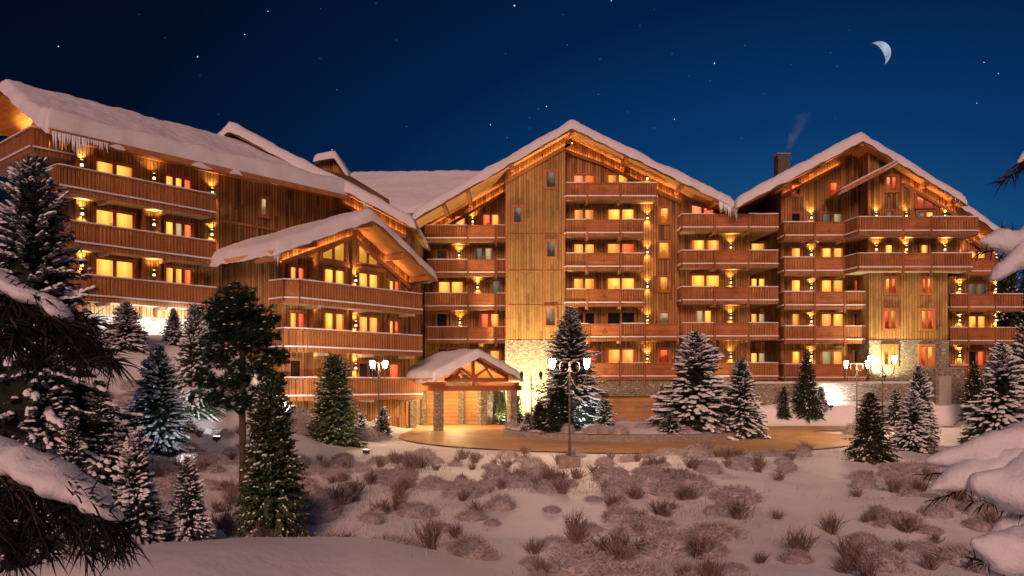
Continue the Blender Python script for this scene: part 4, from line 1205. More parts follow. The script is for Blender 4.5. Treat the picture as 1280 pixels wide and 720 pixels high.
# ================================================================== shrubs on the slope
def shrub_mesh(seed, dome=True):
    rnd = random.Random(seed); mb = MB()
    n = 800 if dome else 74
    for i in range(n):
        az = rnd.uniform(0, 6.283)
        if dome:
            el = math.asin(rnd.uniform(.05, 1)); r = rnd.uniform(.72, 1.08)
            tip = Vector((math.cos(az) * math.cos(el) * .55 * r, math.sin(az) * math.cos(el) * .55 * r, math.sin(el) * .44 * r))
            d = (tip.normalized() + Vector((rnd.gauss(0, .5), rnd.gauss(0, .5), rnd.gauss(.35, .3)))).normalized()
            l = rnd.uniform(.10, .24); p = tip - d * l * .7; w = .0075
        else:
            p = Vector((rnd.gauss(0, .05), rnd.gauss(0, .05), 0))
            el = rnd.uniform(.75, 1.5); d = Vector((math.cos(az) * math.cos(el), math.sin(az) * math.cos(el), math.sin(el)))
            l = rnd.uniform(.25, .62); w = .009
        s = d.cross(Vector((rnd.uniform(-1, 1), rnd.uniform(-1, 1), .2))).normalized() * w
        bend = Vector((rnd.gauss(0, .05), rnd.gauss(0, .05), .02))
        m = p + d * l * .55 + bend; e = p + d * l
        mb.add([tuple(p - s), tuple(p + s), tuple(m + s * .8), tuple(m - s * .8)], [(0, 1, 2, 3)])
        mb.add([tuple(m - s * .8), tuple(m + s * .8), tuple(e)], [(0, 1, 2)])
        if not dome:
            for q in range(3):
                b = p.lerp(m, .5 + .25 * q); d2 = (d + Vector((rnd.gauss(0, .6), rnd.gauss(0, .6), .1))).normalized()
                s2 = s * .6
                mb.add([tuple(b - s2), tuple(b + s2), tuple(b + d2 * l * .35)], [(0, 1, 2)])
    if dome:     # dense inner brush with frozen snow in it
        vs, fs = [], []
        for a in range(6):
            el = a / 5 * math.pi / 2
            for k in range(12):
                t = 6.283 * k / 12; rr = .46 * math.cos(el) * (1 + .2 * nz(math.cos(t) * 2 + seed, math.sin(t) * 2, el))
                vs.append((rr * math.cos(t), rr * math.sin(t), .28 * math.sin(el) * (1 + .15 * nz(t, el, seed)) * 1.25 - (.06 if a == 0 else 0)))
        for a in range(5):
            for k in range(12): fs.append((a * 12 + k, a * 12 + (k + 1) % 12, (a + 1) * 12 + (k + 1) % 12, (a + 1) * 12 + k))
        mb.add(vs, fs, 1)
    return mb
DOMES = []; TUFTS = []
for i in range(7):
    me = shrub_mesh(100 + i, True).build('low_shrub', [M['shrub_twig'], M['shrub_core']]); DOMES.append(me)
for i in range(6):
    me = shrub_mesh(200 + i, False).build('twig_tuft', M['twig']); TUFTS.append(me)
_first = set()
def plant(pool, x, y, z, s, sz, label, cat, group):
    o = random.choice(pool)
    if o.name in _first: o = o.copy(); col.objects.link(o)
    else: _first.add(o.name)
    o.location = (x, y, z - .03); o.rotation_euler = (0, 0, random.uniform(0, 6.28)); o.scale = (s * random.uniform(.75, 1.3), s * random.uniform(.75, 1.3), sz * random.uniform(.8, 1.2))
    tag(o, label, cat, group)
SH = ('low rounded grey-brown shrub dusted with snow on the open slope', 'shrub', 'low shrubs on the snow slope')
TW = ('reddish bare twig tuft poking out of the slope snow', 'twig tuft', 'bare twig tufts on the snow slope')
IS = ('low brushy snow-dusted shrub planted on the driveway island', 'shrub', 'low shrubs on the island')
def clear_snow(x, y):
    """bare snow lanes of the slope"""
    if math.hypot((x + 3.0) / 3.9, (y - 11.0) / 5.3) < 1: return True
    if abs(x - (3.5 + (y - 13) * .50)) < .9 + (y - 14) * .025 and y > 18: return True      # lane climbing right
    if abs(x - (-.3 + (y - 12) * .02)) < .5 and y < 20: return True
    return False
cand = []
rnd = random.Random(77); pts = []
tries = 0
while len(pts) < 250 and tries < 20000:
    tries += 1
    Y = 12.5 + 23.5 * rnd.random() ** .8
    xm = Y * .66
    x = rnd.uniform(-xm * .95, xm)
    if road_d(x, Y) < .8 or clear_snow(x, Y): continue
    if nz(x * .22 + 5, Y * .22, 2.2) < -.22 and rnd.random() < .6: continue
    s = rnd.uniform(.45, 1.15)
    if any((x - a) ** 2 + (Y - b) ** 2 < (.42 * (s + c)) ** 2 for a, b, c in pts): continue
    pts.append((x, Y, s))
for x, Y, s in pts: plant(DOMES, x, Y, terrain(x, Y), s, s * rnd.uniform(.75, 1.1), *SH)
n = 0
while n < 262:
    Y = 12.5 + 23 * rnd.random() ** .85; x = rnd.uniform(-Y * .6, Y * .66)
    if road_d(x, Y) < .4 or (clear_snow(x, Y) and rnd.random() < .93): continue
    s = rnd.uniform(.6, 1.25); plant(TUFTS, x, Y, terrain(x, Y), s * 1.05, s, *TW); n += 1
n = 0
while n < 30:
    t = rnd.uniform(0, 6.283); r = math.sqrt(rnd.uniform(.25, .93))
    x, y = IC[0] + IX * r * math.cos(t), IC[1] + IY * r * math.sin(t)
    s = rnd.uniform(.7, 1.3); plant(DOMES, x, y, .46, s * .8, s * .85, *IS); n += 1
for i in range(16):      # verge between the chalet and the drive, and below the garden wall
    x, y = (rnd.uniform(-11.5, -6.3), rnd.uniform(37, 47)) if i < 10 else (rnd.uniform(20, 31), rnd.uniform(46, 50.5))
    if road_d(x, y) < .5: continue
    s = rnd.uniform(.8, 1.4); plant(DOMES, x, y, terrain(x, y), s, s, 'low snow-dusted shrub on the verge beside the driveway', 'shrub', 'shrubs along the driveway verge')

# a thin carpet of frosted grass and brush between the shrubs
mb = MB(); r3 = random.Random(5); n = 0
while n < 27000:
    Y = 12 + 24 * r3.random() ** .9; x = r3.uniform(-Y * .62, Y * .68)
    m_ = nz(x * .33 + 11, Y * .33, 5.5) + .55 * nz(x * 1.1, Y * 1.1, 8.8)
    if m_ < -.08 + .4 * r3.random(): continue
    if road_d(x, Y) < .4 or (clear_snow(x, Y) and r3.random() < .9): continue
    z = terrain(x, Y); a = r3.uniform(0, 6.283); l = r3.uniform(.05, .20)
    lean = r3.uniform(.1, .9); p = Vector((x, Y, z - .02)); e = p + Vector((math.cos(a) * lean * l, math.sin(a) * lean * l, l))
    s = Vector((math.sin(a), -math.cos(a), 0)) * .009
    mb.add([tuple(p - s), tuple(p + s), tuple(e)], [(0, 1, 2)]); n += 1
tag(mb.build('frosted_grass', M['shrub_twig']), kind='stuff')

# ================================================================== street lamps
def street_lamp(px, by, hy, spread, label, Y=None, on=(1, 1), block=False, yaw=0.0, s0=None):
    if Y is None: x, Y, z = hit(px, by)
    else: x = (px - 640) / F * Y; z = terrain(x, Y)
    d = math.hypot((x - IC[0]) / IX, (Y - IC[1]) / IY)
    if d < 1: z = .35
    H = CZ + (HZ - hy) / F * Y - z             # height of the lantern middle
    o = empty('street_lamp', (x, Y, z), yaw, label, 'street lamp', None)
    hs = spread / F * Y
    b = MB()
    b.lathe([(.13, -.3), (.13, .06), (.09, .10), (.10, .28), (.06, .34), (.055, .9), (.07, .94), (.042, 1.0), (.038, H * .55), (.055, H * .55 + .03), (.034, H * .55 + .08), (.03, H - .35), (.05, H - .3), (.02, H - .1), (.045, H - .02), (.004, H + .12)], 10)
    b.build('pole', M['pole_metal'], o)
    if block:
        k = MB(); k.box(-.40, .40, -.38, .38, -.5, .42); k.build('footing', M['block_stone'], o)
    for sd, lit_ in zip((-1, 1), on):
        a = MB()
        pts_ = [(sd * hs * q, 0, H - .45 + .0 + dz_) for q, dz_ in ((.02, .05), (.12, -.22), (.35, -.42), (.65, -.45), (.9, -.25), (1.0, .05), (1.0, .18))]
        a.tube(pts_, .022, 6)
        cx_, cz_ = sd * hs * .30, H - .42
        a.tube([(cx_ + sd * hs * .28 * math.cos(q), 0, cz_ + .30 + .24 * math.sin(q)) for q in [R(v) for v in range(-190, 130, 24)]], .016, 6)
        a.build('arm', M['pole_metal'], o)
        L = MB()
        L.lathe([(.05, H - .26), (.06, H - .22), (.09, H - .20)], 8, (sd * hs, 0, 0)); L.lathe([(.13, H + .203), (.12, H + .225), (.06, H + .28), (.02, H + .31), (.012, H + .35)], 8, (sd * hs, 0, 0))
        la = L.build('lantern', M['pole_metal'], o)
        g = MB(); g.lathe([(.04, H - .195), (.07, H - .12), (.105, H), (.125, H + .10), (.115, H + .20)], 8, (sd * hs, 0, 0))
        g.build('glass', M['lantern_glass'] if lit_ else M['pane_grey'], la)
    return o
street_lamp(473.5, 547, 456, 8.2, 'lit twin lantern street lamp in front of the chalet balconies', Y=43)
street_lamp(712, 572, 455, 21.5, 'near lit twin lantern street lamp on stone block at drive edge', Y=31.5, block=True)
street_lamp(664, 538, 470, 12, 'unlit twin lantern lamp standing in the glare beside the porch', Y=52, on=(0, 0))
street_lamp(1103, 545, 450, 15, 'lit twin lantern lamp before the right tower, nearer of two', Y=42.5)
street_lamp(1071, 530, 456, 13.5, 'lit twin lantern lamp half hidden behind the nearer right lamp', Y=47, on=(1, 1))

# ================================================================== floodlights
floodlight('small floodlight at foot of the left wing, lighting pale stone', LF.world(7.0, -1.2) + (terrain(*LF.world(7.0, -1.2)) + .3,), LF.world(6.4, 1.4) + (6.0,), 1500, R(125), (.9, .95, 1))
floodlight('second floodlight at foot of left wing, nearer its left end', LF.world(3.6, -1.2) + (terrain(*LF.world(3.6, -1.2)) + .2,), LF.world(4.0, 1.4) + (6.0,), 1100, R(125), (.9, .95, 1))
floodlight('small floodlight by the porch, lighting the central stone tower', (1.4, 58.6, .2), (1.6, 62.5, 5.5), 12000, R(115), (1, .74, .38))
floodlight('small white floodlight on island, lighting the tallest fir from its foot', (4.4, 43.6, .45), (3.4, 47.5, 3.0), 900, R(85), (.85, .93, 1))
floodlight('small floodlight in the snow lighting the bright green fir', (-6.6, 36.2, terrain(-6.6, 36.2) + .02), (-8.4, 38.0, 2.6), 150, R(70), (.9, 1, .85))
floodlight('small floodlight under the porch edge, lighting rough stone beside the doors', (-.6, 58.2, .15), (-1.1, 59.6, 1.9), 420, R(110), (1, .82, .5))
floodlight('added cool floodlight on the left slope before pale heavily snowed fir', (-10.6, 26.3, terrain(-10.6, 26.3) + .02), (-12.7, 29.0, 2.6), 330, R(80), (.85, .92, 1))  # added lamp, lifts the pale fir out of its neighbours' shade
floodlight('added cool floodlight at foot of the snow-lumped fir beside the pine', (-12.4, 33.6, terrain(-12.4, 33.6) + .02), (-14.2, 36.0, 3.0), 330, R(80), (.88, .95, 1))  # added lamp, brightens the snow-lumped fir
floodlight('small floodlight behind green fir, lighting snow by the chalet', (-11.0, 40.3, terrain(-11.0, 40.3) + .3), (-11.6, 42.4, terrain(-11.6, 42.4) + .3), 1800, R(120), (1, .9, .78))
floodlight('small floodlight at the garden wall behind little firs', (23.2, 58.2, terrain(23.2, 58.2) + .15), (23.8, 59.1, 2.5), 1100, R(125), (1, .96, .9))
floodlight('small floodlight at foot of the right tower stone', (27.6, 59.3, 3.45), (28.6, 60.8, 6.4), 1900, R(140), (1, .85, .45))
for i, (x, y, z) in enumerate(((.9, 1.2, 2.75), (2.9, 2.8, 2.75), (1.8, 4.5, 2.75))):         # porch ceiling downlights
    b = MB(); b.lathe([(.09, -.02), (.10, .06)], 10, (x, y, z)); dl = b.build('downlight', M['lamp_glow'], por)
    li = bpy.data.lights.new('porch_light', 'POINT'); li.energy = 480; li.color = (1, .66, .3); li.shadow_soft_size = .1
    lo = bpy.data.objects.new('porch_light', li); col.objects.link(lo); lo.parent = por; lo.location = (x, y, z - .15)

# ================================================================== near snowy branches
def pad(path, rad, flat=.6, seed=0, amp=.18, n=22, steps=46):
    """a lumpy pillow of snow lying along a branch"""
    P = [Vector(p) for p in path]
    def at(t):
        q = t * (len(P) - 1); i = min(int(q), len(P) - 2); f = q - i
        a, b, c, d = P[max(i - 1, 0)], P[i], P[i + 1], P[min(i + 2, len(P) - 1)]
        return .5 * ((2 * b) + (c - a) * f + (2 * a - 5 * b + 4 * c - d) * f * f + (3 * b - a - 3 * c + d) * f ** 3)
    def rr(t):
        q = t * (len(rad) - 1); i = min(int(q), len(rad) - 2); return lerp(rad[i], rad[i + 1], sstep(0, 1, q - i))
    pts_ = []; rs = []
    for i in range(steps + 1):
        t = i / steps
        pts_.append(at(t)); e = min(t, 1 - t) * 9
        rs.append(rr(t) * (math.sqrt(max(0, 1 - (1 - min(1, e)) ** 2)) + .02))
    mb = MB(); mb.tube(pts_, rs, n, flat)
    out = []
    for v in mb.v:
        q = Vector(v); f = 5.0 / max(.4, max(rad) * 5)
        d = noise.noise(q * f + Vector((seed, 0, 0))) * amp + noise.noise(q * f * 2.7 + Vector((0, seed, 0))) * amp * .35
        i = min(range(0, len(pts_)), key=lambda k: (pts_[k] - q).length_squared)
        o = (q - pts_[i])
        out.append(tuple(q + o * d * 2.0))
    mb.v = out
    return mb
def at_px(px, py, Y): return Vector(((px - 640) / F * Y, Y, CZ + (HZ - py) / F * Y))
def needle_spray(mb, path, n, ln, rnd, w=.006, spread=.9):
    P = [Vector(p) for p in path]
    for i in range(n):
        q = rnd.random() * (len(P) - 1); k = min(int(q), len(P) - 2)
        p = P[k].lerp(P[k + 1], q - k); d0 = (P[k + 1] - P[k]).normalized()
        v = Vector((rnd.gauss(0, 1), rnd.gauss(0, 1), rnd.gauss(-.25, 1))).normalized()
        d = (d0 * .75 + v * spread).normalized(); l = ln * rnd.uniform(.6, 1.2)
        s = d.cross(Vector((rnd.random() - .5, rnd.random() - .5, rnd.random() - .5))).normalized() * w
        e = p + d * l + Vector((0, 0, -.15 * l))
        m = p + d * l * .5
        mb.add([tuple(p - s), tuple(p + s), tuple(m + s * .9), tuple(m - s * .9)], [(0, 1, 2, 3)])
        mb.add([tuple(m - s * .9), tuple(m + s * .9), tuple(e)], [(0, 1, 2)])
rnd = random.Random(9)
nt_ = empty('near_pine', (-4.6, 4.2, terrain(-4.6, 4.2)), 0, 'near dark pine at left edge reaching in with snow-loaded needle branches', 'pine tree')
def rel(o, v): return Vector(v) - o.location
tz = nt_.location.z
b = MB(); b.tube([(0, 0, -.3), (.05, 0, 2.5), (0, .05, 5.5), (0, 0, 9)], [.2, .17, .12, .03], 10); b.build('trunk', M['bark'], nt_)
lower = [at_px(-380, 560, 4.2), at_px(-120, 575, 4.0), at_px(0, 598, 3.9), at_px(75, 618, 3.85), at_px(140, 650, 3.8)]
upper = [at_px(-340, 300, 4.8), at_px(-100, 330, 4.8), at_px(0, 362, 4.8), at_px(62, 392, 4.8), at_px(112, 432, 4.8)]
for nm, main, padp, padr, twigs, ln in (
    ('lower', lower, [at_px(-150, 560, 4.0), at_px(-40, 562, 3.95), at_px(40, 585, 3.88), at_px(100, 612, 3.82), at_px(150, 652, 3.78)], [.16, .19, .17, .13, .06],
     [((0, 598), (40, 640), (60, 690)), ((40, 605), (90, 655), (130, 690)), ((75, 618), (125, 650), (152, 688)), ((-20, 600), (-10, 660), (20, 700)), ((10, 600), (80, 630), (110, 700)), ((-40, 590), (10, 640), (20, 690)), ((75, 615), (120, 632), (160, 672)), ((-60, 610), (-20, 650), (70, 675))], .17),
    ('upper', upper, [at_px(-90, 318, 4.8), at_px(-10, 345, 4.78), at_px(30, 368, 4.76), at_px(66, 382, 4.74), at_px(92, 412, 4.74)], [.11, .12, .10, .10, .04],
     [((0, 362), (40, 390), (80, 440)), ((30, 376), (80, 400), (118, 405)), ((62, 392), (100, 425), (128, 446)), ((0, 370), (20, 410), (50, 450)), ((50, 385), (90, 430), (110, 455)), ((-30, 350), (0, 400), (20, 440)), ((66, 395), (120, 430), (145, 455)), ((-60, 380), (-10, 420), (30, 430))], .20)):
    m_ = MB(); m_.tube([rel(nt_, p) for p in [Vector((-4.6, 4.2, main[0].z - .1))] + main], [.06, .05, .035, .025, .016, .006], 7)
    Yn = main[2].y
    br = m_.build('branch', M['bark'], nt_)
    nd = MB(); tw = MB()
    for tg in twigs:
        pth = [rel(nt_, at_px(px_, py_, Yn + rnd.uniform(-.25, .15))) for px_, py_ in tg]
        tw.tube(pth, [.010, .007, .003], 5)
        needle_spray(nd, pth, 150, ln, rnd, .0052)
    needle_spray(nd, [rel(nt_, p - Vector((0, 0, .05))) for p in main[1:]], 230, ln, rnd, .0052)
    needle_spray(nd, [rel(nt_, p) for p in [Vector((-4.6, 4.2, main[0].z - .1))] + main[:2]], 260, ln, rnd, .0052)
    needle_spray(nd, [rel(nt_, p + Vector((0, -.06, padr[1] * .25))) for p in padp[1:]], 46, ln * .6, rnd, .0045)
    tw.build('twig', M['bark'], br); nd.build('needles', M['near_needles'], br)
    pad([rel(nt_, p) for p in padp], [r_ * .92 for r_ in padr], .48, 3 if nm == 'lower' else 8, .30).build('snow', M['near_snow'], br, smooth=True)
ext = [((40, 372), (75, 395), (90, 410)), ((88, 412), (112, 425), (135, 436)), ((100, 424), (118, 436), (130, 446))]
rt = empty('near_snowy_tree', (4.9, 5.2, terrain(4.9, 5.2)), 0, 'near tree at right edge with heavy pillows of blue-shadowed snow on its boughs', 'tree')
b = MB(); b.tube([(0, 0, -.3), (.02, 0, 2), (0, 0, 6)], [.16, .13, .05], 10); b.build('trunk', M['bark'], rt)
def bough(Yb, branch, pads, seed, thick=1.0):
    m_ = MB(); pth = [Vector((4.9, 5.2, branch[0][2]))] + [at_px(px_, py_, Yb) for px_, py_ in branch[1]]
    m_.tube([rel(rt, p) for p in pth], [.05 * thick] + [lerp(.04, .012, i / len(branch[1])) * thick for i in range(len(branch[1]))], 7)
    br = m_.build('branch', M['bark'], rt)
    nd = MB(); needle_spray(nd, [rel(rt, p - Vector((0, 0, .04))) for p in pth[1:]], 160, .12, rnd, .004)
    for i, (pp, rr_, fl_) in enumerate(pads):
        pad([rel(rt, at_px(a, b_, Yb + dy)) for a, b_, dy in pp], [r_ * .92 for r_ in rr_], fl_, seed + i, .26).build('snow', M['near_snow'], br, smooth=True)
        needle_spray(nd, [rel(rt, at_px(a, b_, Yb + dy) - Vector((0, 0, rr_[1] * .55))) for a, b_, dy in pp[1:]], 70, .09, rnd, .003)
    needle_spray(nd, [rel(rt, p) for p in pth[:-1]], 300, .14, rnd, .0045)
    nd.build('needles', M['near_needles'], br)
bough(5.0, ((0, 0, 3.75), [(1420, 312), (1330, 306), (1250, 306)]), [([(1360, 288, .05), (1310, 296, 0), (1268, 303, 0), (1224, 301, 0)], [.10, .115, .105, .03], .9), ([(1390, 296, -.3), (1330, 306, -.3), (1280, 322, -.3), (1238, 350, -.3)], [.12, .12, .095, .028], .85)], 40)
bough(4.2, ((0, 0, 2.5), [(1480, 560), (1360, 575), (1230, 580)]), [([(1370, 528, .1), (1290, 548, .05), (1225, 566, 0), (1157, 576, 0)], [.15, .14, .095, .03], .8), ([(1310, 565, 0), (1262, 580, -.05), (1215, 592, -.08), (1163, 612, -.1)], [.13, .11, .085, .03], .85), ([(1400, 580, -.2), (1330, 596, -.2), (1268, 612, -.2), (1212, 600, -.2)], [.19, .185, .15, .06], .85), ([(1330, 625, -.1), (1290, 640, -.1), (1262, 655, -.1), (1240, 668, -.1)], [.1, .09, .07, .03], .8)], 50)
bough(3.8, ((0, 0, 2.1), [(1500, 690), (1380, 700), (1270, 700)]), [([(1390, 672, 0), (1330, 682, 0), (1275, 694, 0), (1214, 676, 0)], [.14, .15, .13, .05], .95), ([(1340, 720, .05), (1290, 728, .05), (1250, 735, .05), (1222, 740, .05)], [.12, .12, .1, .04], .9)], 60)
bough(6.0, ((0, 0, 4.7), [(1420, 190), (1330, 188), (1285, 200), (1250, 222)]), [([(1305, 186, 0), (1296, 188, 0), (1283, 194, 0), (1272, 204, 0)], [.03, .045, .035, .015], .9)], 70, .35)
# the rest of the two near trees: drooping snow-loaded branches on the sides turned away from the picture
def fill_branches(o, sgn, n, seed, top):
    r2 = random.Random(seed)
    for i in range(n):
        z = lerp(1.2, top, (i + .5) / n); a = r2.uniform(-1.25, 1.25); L = lerp(1.7, .5, i / n) * r2.uniform(.8, 1.1)
        d = Vector((sgn * math.cos(a), math.sin(a), 0))
        pth = [Vector((0, 0, z)) + d * L * q + Vector((0, 0, .18 * q - .55 * q * q)) for q in (0, .3, .6, .85, 1)]
        m_ = MB(); m_.tube(pth, [.035, .028, .02, .012, .005], 6); br = m_.build('branch', M['bark'], o)
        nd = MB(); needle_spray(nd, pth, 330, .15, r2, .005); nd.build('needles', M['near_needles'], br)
        pad([p + Vector((0, 0, .05)) for p in pth[1:]], [.07, .10, .08, .03], .6, seed + i, .28, 14, 18).build('snow', M['near_snow'], br, smooth=True)
fill_branches(rt, 1, 16, 61, 5.6)
fill_branches(nt_, -1, 18, 71, 8.4)

# ================================================================== chimney smoke
b = MB(); sx_, sy_, sz_ = CF.px(990, 5), 67.0, CF.pz(990, 172, 5)
b.box(-1.4, 1.6, -.9, .9, -1.5, 2.2)
m, nt, out = mat('smoke'); n = N(nt)
tc = n('TexCoord'); sep = n('SeparateXYZ', {0: tc.outputs['Object']})
zz = n.math('DIVIDE', n.math('ADD', sep.outputs[2], 1.5), 3.7)
cxx = n.math('ADD', -.85, n.math('MULTIPLY', n.math('POWER', n.math('MAXIMUM', zz, 0.0), .8), 1.7))
nt1 = n('TexNoise', {'Vector': tc.outputs['Object'], 'Scale': 1.5, 'Detail': 4.0, 'Distortion': .6})
dx_ = n.math('SUBTRACT', n.math('ADD', sep.outputs[0], n.math('MULTIPLY', n.math('SUBTRACT', nt1.outputs[0], .5), 1.3)), cxx)
rad_ = n.math('ADD', .22, n.math('MULTIPLY', zz, .75))
rr2 = n.math('DIVIDE', n.math('SQRT', n.math('ADD', n.math('POWER', dx_, 2.0), n.math('POWER', sep.outputs[1], 2.0))), rad_)
den = n.math('MULTIPLY', n.math('MAXIMUM', n.math('SUBTRACT', 1.0, rr2), 0.0), n.math('MULTIPLY', n.math('MAXIMUM', n.math('SUBTRACT', nt1.outputs[0], .36), 0.0), n.math('MULTIPLY', n.math('MAXIMUM', n.math('SUBTRACT', 1.0, n.math('MULTIPLY', zz, 1.12)), 0.0), 13.0)))
pv = n('VolumePrincipled', {'Color': (.30, .62, 1.0, 1), 'Density': den})
nt.links.new(pv.outputs[0], out.inputs['Volume'])
tag(b.build('chimney_smoke', m, loc=(sx_, sy_, sz_)), kind='stuff')

# ================================================================== moon and stars
D = 900.0
mc = at_px(1097, 68, D); mr = 15.2 / F * D
# lune: the lit part of a sphere between its limb (upper right) and the terminator
b = MB(); n1, n2 = 14, 24
ax = R(34)
vs, fs = [], []
for i in range(n1 + 1):
    lon = lerp(R(-68), R(8), i / n1)              # from the limb towards the viewer's side
    for j in range(n2 + 1):
        lat = lerp(R(-90), R(90), j / n2)
        x = -math.sin(lon) * math.cos(lat); y = -math.cos(lon) * math.cos(lat); z = math.sin(lat)
        vs.append((mr * (x * math.cos(ax) - z * math.sin(ax)), mr * y, mr * (x * math.sin(ax) + z * math.cos(ax))))
for i in range(n1):
    for j in range(n2): fs.append((i * (n2 + 1) + j, i * (n2 + 1) + j + 1, (i + 1) * (n2 + 1) + j + 1, (i + 1) * (n2 + 1) + j))
b.add(vs, fs)
tag(b.build('moon', M['moon_light'], loc=mc, smooth=True), 'thin pale crescent moon in the dark blue sky above the right block', 'moon')
big = [(643, 7, 2.0), (73, 58, 1.6), (247, 71, 1.7), (893, 79, 1.6), (683, 133, 1.3), (764, 1, 1.3), (306, 43, 1.2), (335, 14, 1.2), (613, 156, 1.2), (843, 149, 1.2), (818, 160, 1.0), (1230, 78, 1.2), (1248, 92, 1.2), (1221, 129, 1.2), (748, 118, .9), (709, 56, .9), (750, 74, .9), (415, 187, 1.1), (634, 172, 1.0), (508, 158, .9), (421, 112, .9), (840, 67, .8), (1038, 66, .9), (1046, 83, .8), (704, 18, .9), (800, 32, .8), (931, 57, .8), (888, 101, .8), (927, 173, .8), (174, 18, .7), (206, 47, .7), (401, 11, .7), (496, 50, .7), (632, 67, .8), (673, 136, .8), (662, 147, .8), (662, 160, .7), (818, 12, .6), (1062, 38, .6), (989, 81, .6), (784, 140, .7), (273, 143, .6), (470, 4, .8), (400, 73, .7), (250, 94, .6), (955, 117, .6), (861, 95, .6), (1044, 148, .6)]
b = MB()
for px_, py_, s in big:
    c = at_px(px_, py_, D); r = s * .58 / F * D; b.k = 0 if s > 1.05 else 1
    b.add([tuple(c + Vector(v) * r) for v in ((1, 0, 0), (-1, 0, 0), (0, 1, 0), (0, -1, 0), (0, 0, 1), (0, 0, -1))], [(0, 2, 4), (2, 1, 4), (1, 3, 4), (3, 0, 4), (2, 0, 5), (1, 2, 5), (3, 1, 5), (0, 3, 5)])
tag(b.build('stars', [M['star_light'], M['star_faint']]), kind='stuff')

# ================================================================== night sky, added warm fill lamp, camera
wd = bpy.data.worlds.new('World'); sc.world = wd; wd.use_nodes = True
nt = wd.node_tree
for q in list(nt.nodes): nt.nodes.remove(q)
n = N(nt); out = nt.nodes.new('ShaderNodeOutputWorld')
SUN_EL, SUN_AZ = 24.0, 187.0        # elevation; direction the light comes from (degrees clockwise from +Y)
sky = n('TexSky', sky_type='NISHITA', sun_disc=False, sun_elevation=R(SUN_EL), sun_rotation=R(SUN_AZ))
tc = n('TexCoord')
nv0 = n('VectorMath', {0: tc.outputs['Generated'], 1: (1, 1, 1.5)}, operation='MULTIPLY')
nv = n('VectorMath', {0: nv0.outputs[0]}, operation='NORMALIZE')
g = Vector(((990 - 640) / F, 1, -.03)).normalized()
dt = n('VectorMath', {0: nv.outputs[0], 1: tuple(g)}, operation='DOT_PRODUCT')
glow = n.ramp(dt.outputs['Value'], [(.0, (.026, .038, .078)), (.40, (.0005, .0012, .0050)), (.62, (.0005, .0018, .0085)), (.80, (.0007, .0112, .052)), (.90, (.0018, .033, .126)), (1.0, (.012, .095, .235))])  # first stop brightens the unseen sky behind the viewer, added fill for roofs
tint = n.mix(1.0, sky.outputs[0], (.0002, .0008, .0017), 'MULTIPLY')
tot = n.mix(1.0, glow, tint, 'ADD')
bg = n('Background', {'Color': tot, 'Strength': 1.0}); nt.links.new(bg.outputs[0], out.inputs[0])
sl_ = bpy.data.lights.new('warm_fill', 'SUN'); sl_.energy = 2.2; sl_.angle = R(22); sl_.color = (1, .52, .375)  # added warm fill from behind the viewer, not light of the moon
so = bpy.data.objects.new('warm_fill', sl_); col.objects.link(so)
dv = Vector((math.sin(R(SUN_AZ)) * math.cos(R(SUN_EL)), math.cos(R(SUN_AZ)) * math.cos(R(SUN_EL)), math.sin(R(SUN_EL))))
so.rotation_euler = (-dv).to_track_quat('-Z', 'Y').to_euler()

cd = bpy.data.cameras.new('camera'); cd.sensor_width = 36; cd.lens = 36 * F / 1280
cd.shift_y = (HZ - 360) / 1280; cd.clip_start = .1; cd.clip_end = 5000
co = bpy.data.objects.new('camera', cd); col.objects.link(co)
co.location = (0, 0, CZ); co.rotation_euler = (R(90), 0, 0); sc.camera = co
sc.view_settings.view_transform = 'Standard'; sc.view_settings.look = 'None'; sc.view_settings.exposure = 0; sc.view_settings.gamma = 1
sc.cycles.use_denoising = True; sc.cycles.max_bounces = 5; sc.cycles.diffuse_bounces = 3; sc.cycles.glossy_bounces = 2; sc.cycles.volume_bounces = 1
sc.cycles.sample_clamp_indirect = 4.0; sc.cycles.use_light_tree = True
sc.cycles.use_adaptive_sampling = True; sc.cycles.adaptive_threshold = .015
floodlight('small floodlight hidden behind wide island fir, lighting a carved balcony', (16.2, 60.6, .3), (16.4, 62.2, 4.2), 700, R(80), (1, .85, .5))
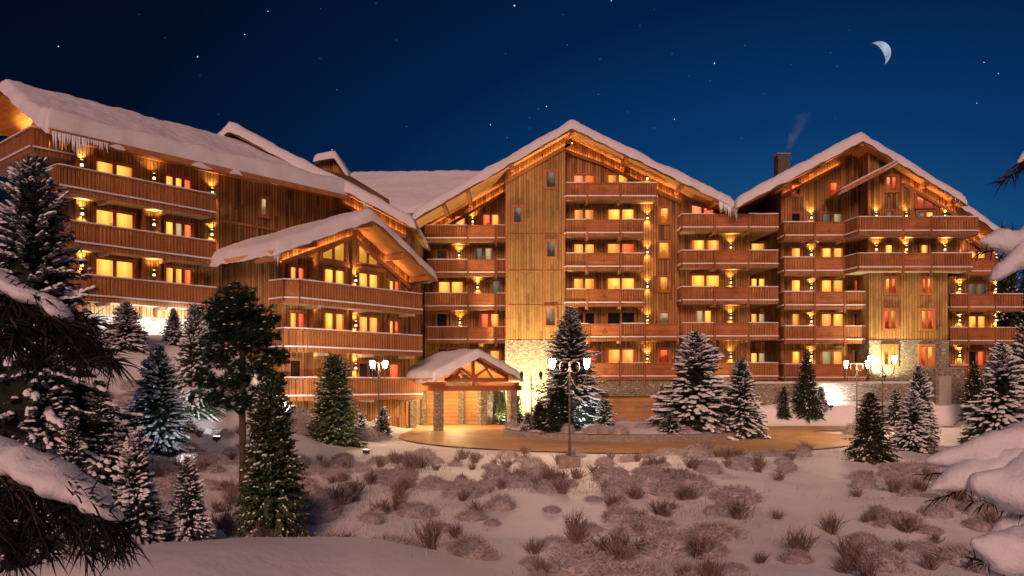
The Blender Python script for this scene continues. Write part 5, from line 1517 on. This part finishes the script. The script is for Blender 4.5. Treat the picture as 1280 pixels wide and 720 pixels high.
# ---- plants set out on the balconies, dark against the lit windows --------------
def balcony_plant(Fr, px, y, zf, h, seed, label):
    r2 = random.Random(seed)
    X_, Y_ = Fr.world(Fr.px(px, y), y)
    o = empty('potted_plant', (X_, Y_, zf), 0, label, 'potted plant', 'plants set out on the balconies')
    b = MB(); b.lathe([(.13, 0), (.19, .34), (.20, .36), (.16, .37)], 10); b.build('pot', M['pot'], o)
    lf = MB()
    for i in range(34):
        a = r2.uniform(0, 6.283); el = r2.uniform(.5, 1.45); l = (h - .36) * r2.uniform(.55, 1.05)
        d = Vector((math.cos(a) * math.cos(el), math.sin(a) * math.cos(el), math.sin(el)))
        p = Vector((0, 0, .34)); m_ = p + d * l * .6; e = p + d * l + Vector((0, 0, -.12 * l)) + Vector((math.cos(a), math.sin(a), 0)) * .08
        s = d.cross(Vector((0, 0, 1))).normalized() * .035
        lf.add([tuple(p - s * .4), tuple(p + s * .4), tuple(m_ + s), tuple(m_ - s)], [(0, 1, 2, 3)]); lf.add([tuple(m_ - s), tuple(m_ + s), tuple(e)], [(0, 1, 2)])
    lf.build('leaves', M['leaf_pot'], o)
balcony_plant(LF, 224, .9, zr1 - 1.14, 1.55, 1, 'dark leafy plant before right window on top balcony of left wing')
balcony_plant(CF, 566, 2.3, zA[2] - 1.09, 1.6, 2, 'dark leafy plant before the bright yellow window left of plain tower')
balcony_plant(CF, 876, .15, zC[1] - 1.09, 1.75, 3, 'dark leafy plant before the wide yellow window near the roof valley')
balcony_plant(CF, 785, .15, zB[3] - 1.09, 1.5, 4, 'dark round plant on fourth balcony down of the middle bay')
balcony_plant(CF, 785, .15, zB[1] - 1.09, 1.7, 5, 'dark plant on second balcony down of the middle bay')
balcony_plant(HF, 418, 1.0, z1 - 1.1, 1.65, 6, 'dark spiky plant before left wide window on top chalet balcony')
balcony_plant(HF, 455, 1.0, z1 - 1.1, 1.6, 7, 'dark spiky plant before right wide window on top chalet balcony')
balcony_plant(HF, 455, 1.0, z3 - 1.1, 1.35, 8, 'low green plant on the lowest chalet balcony')
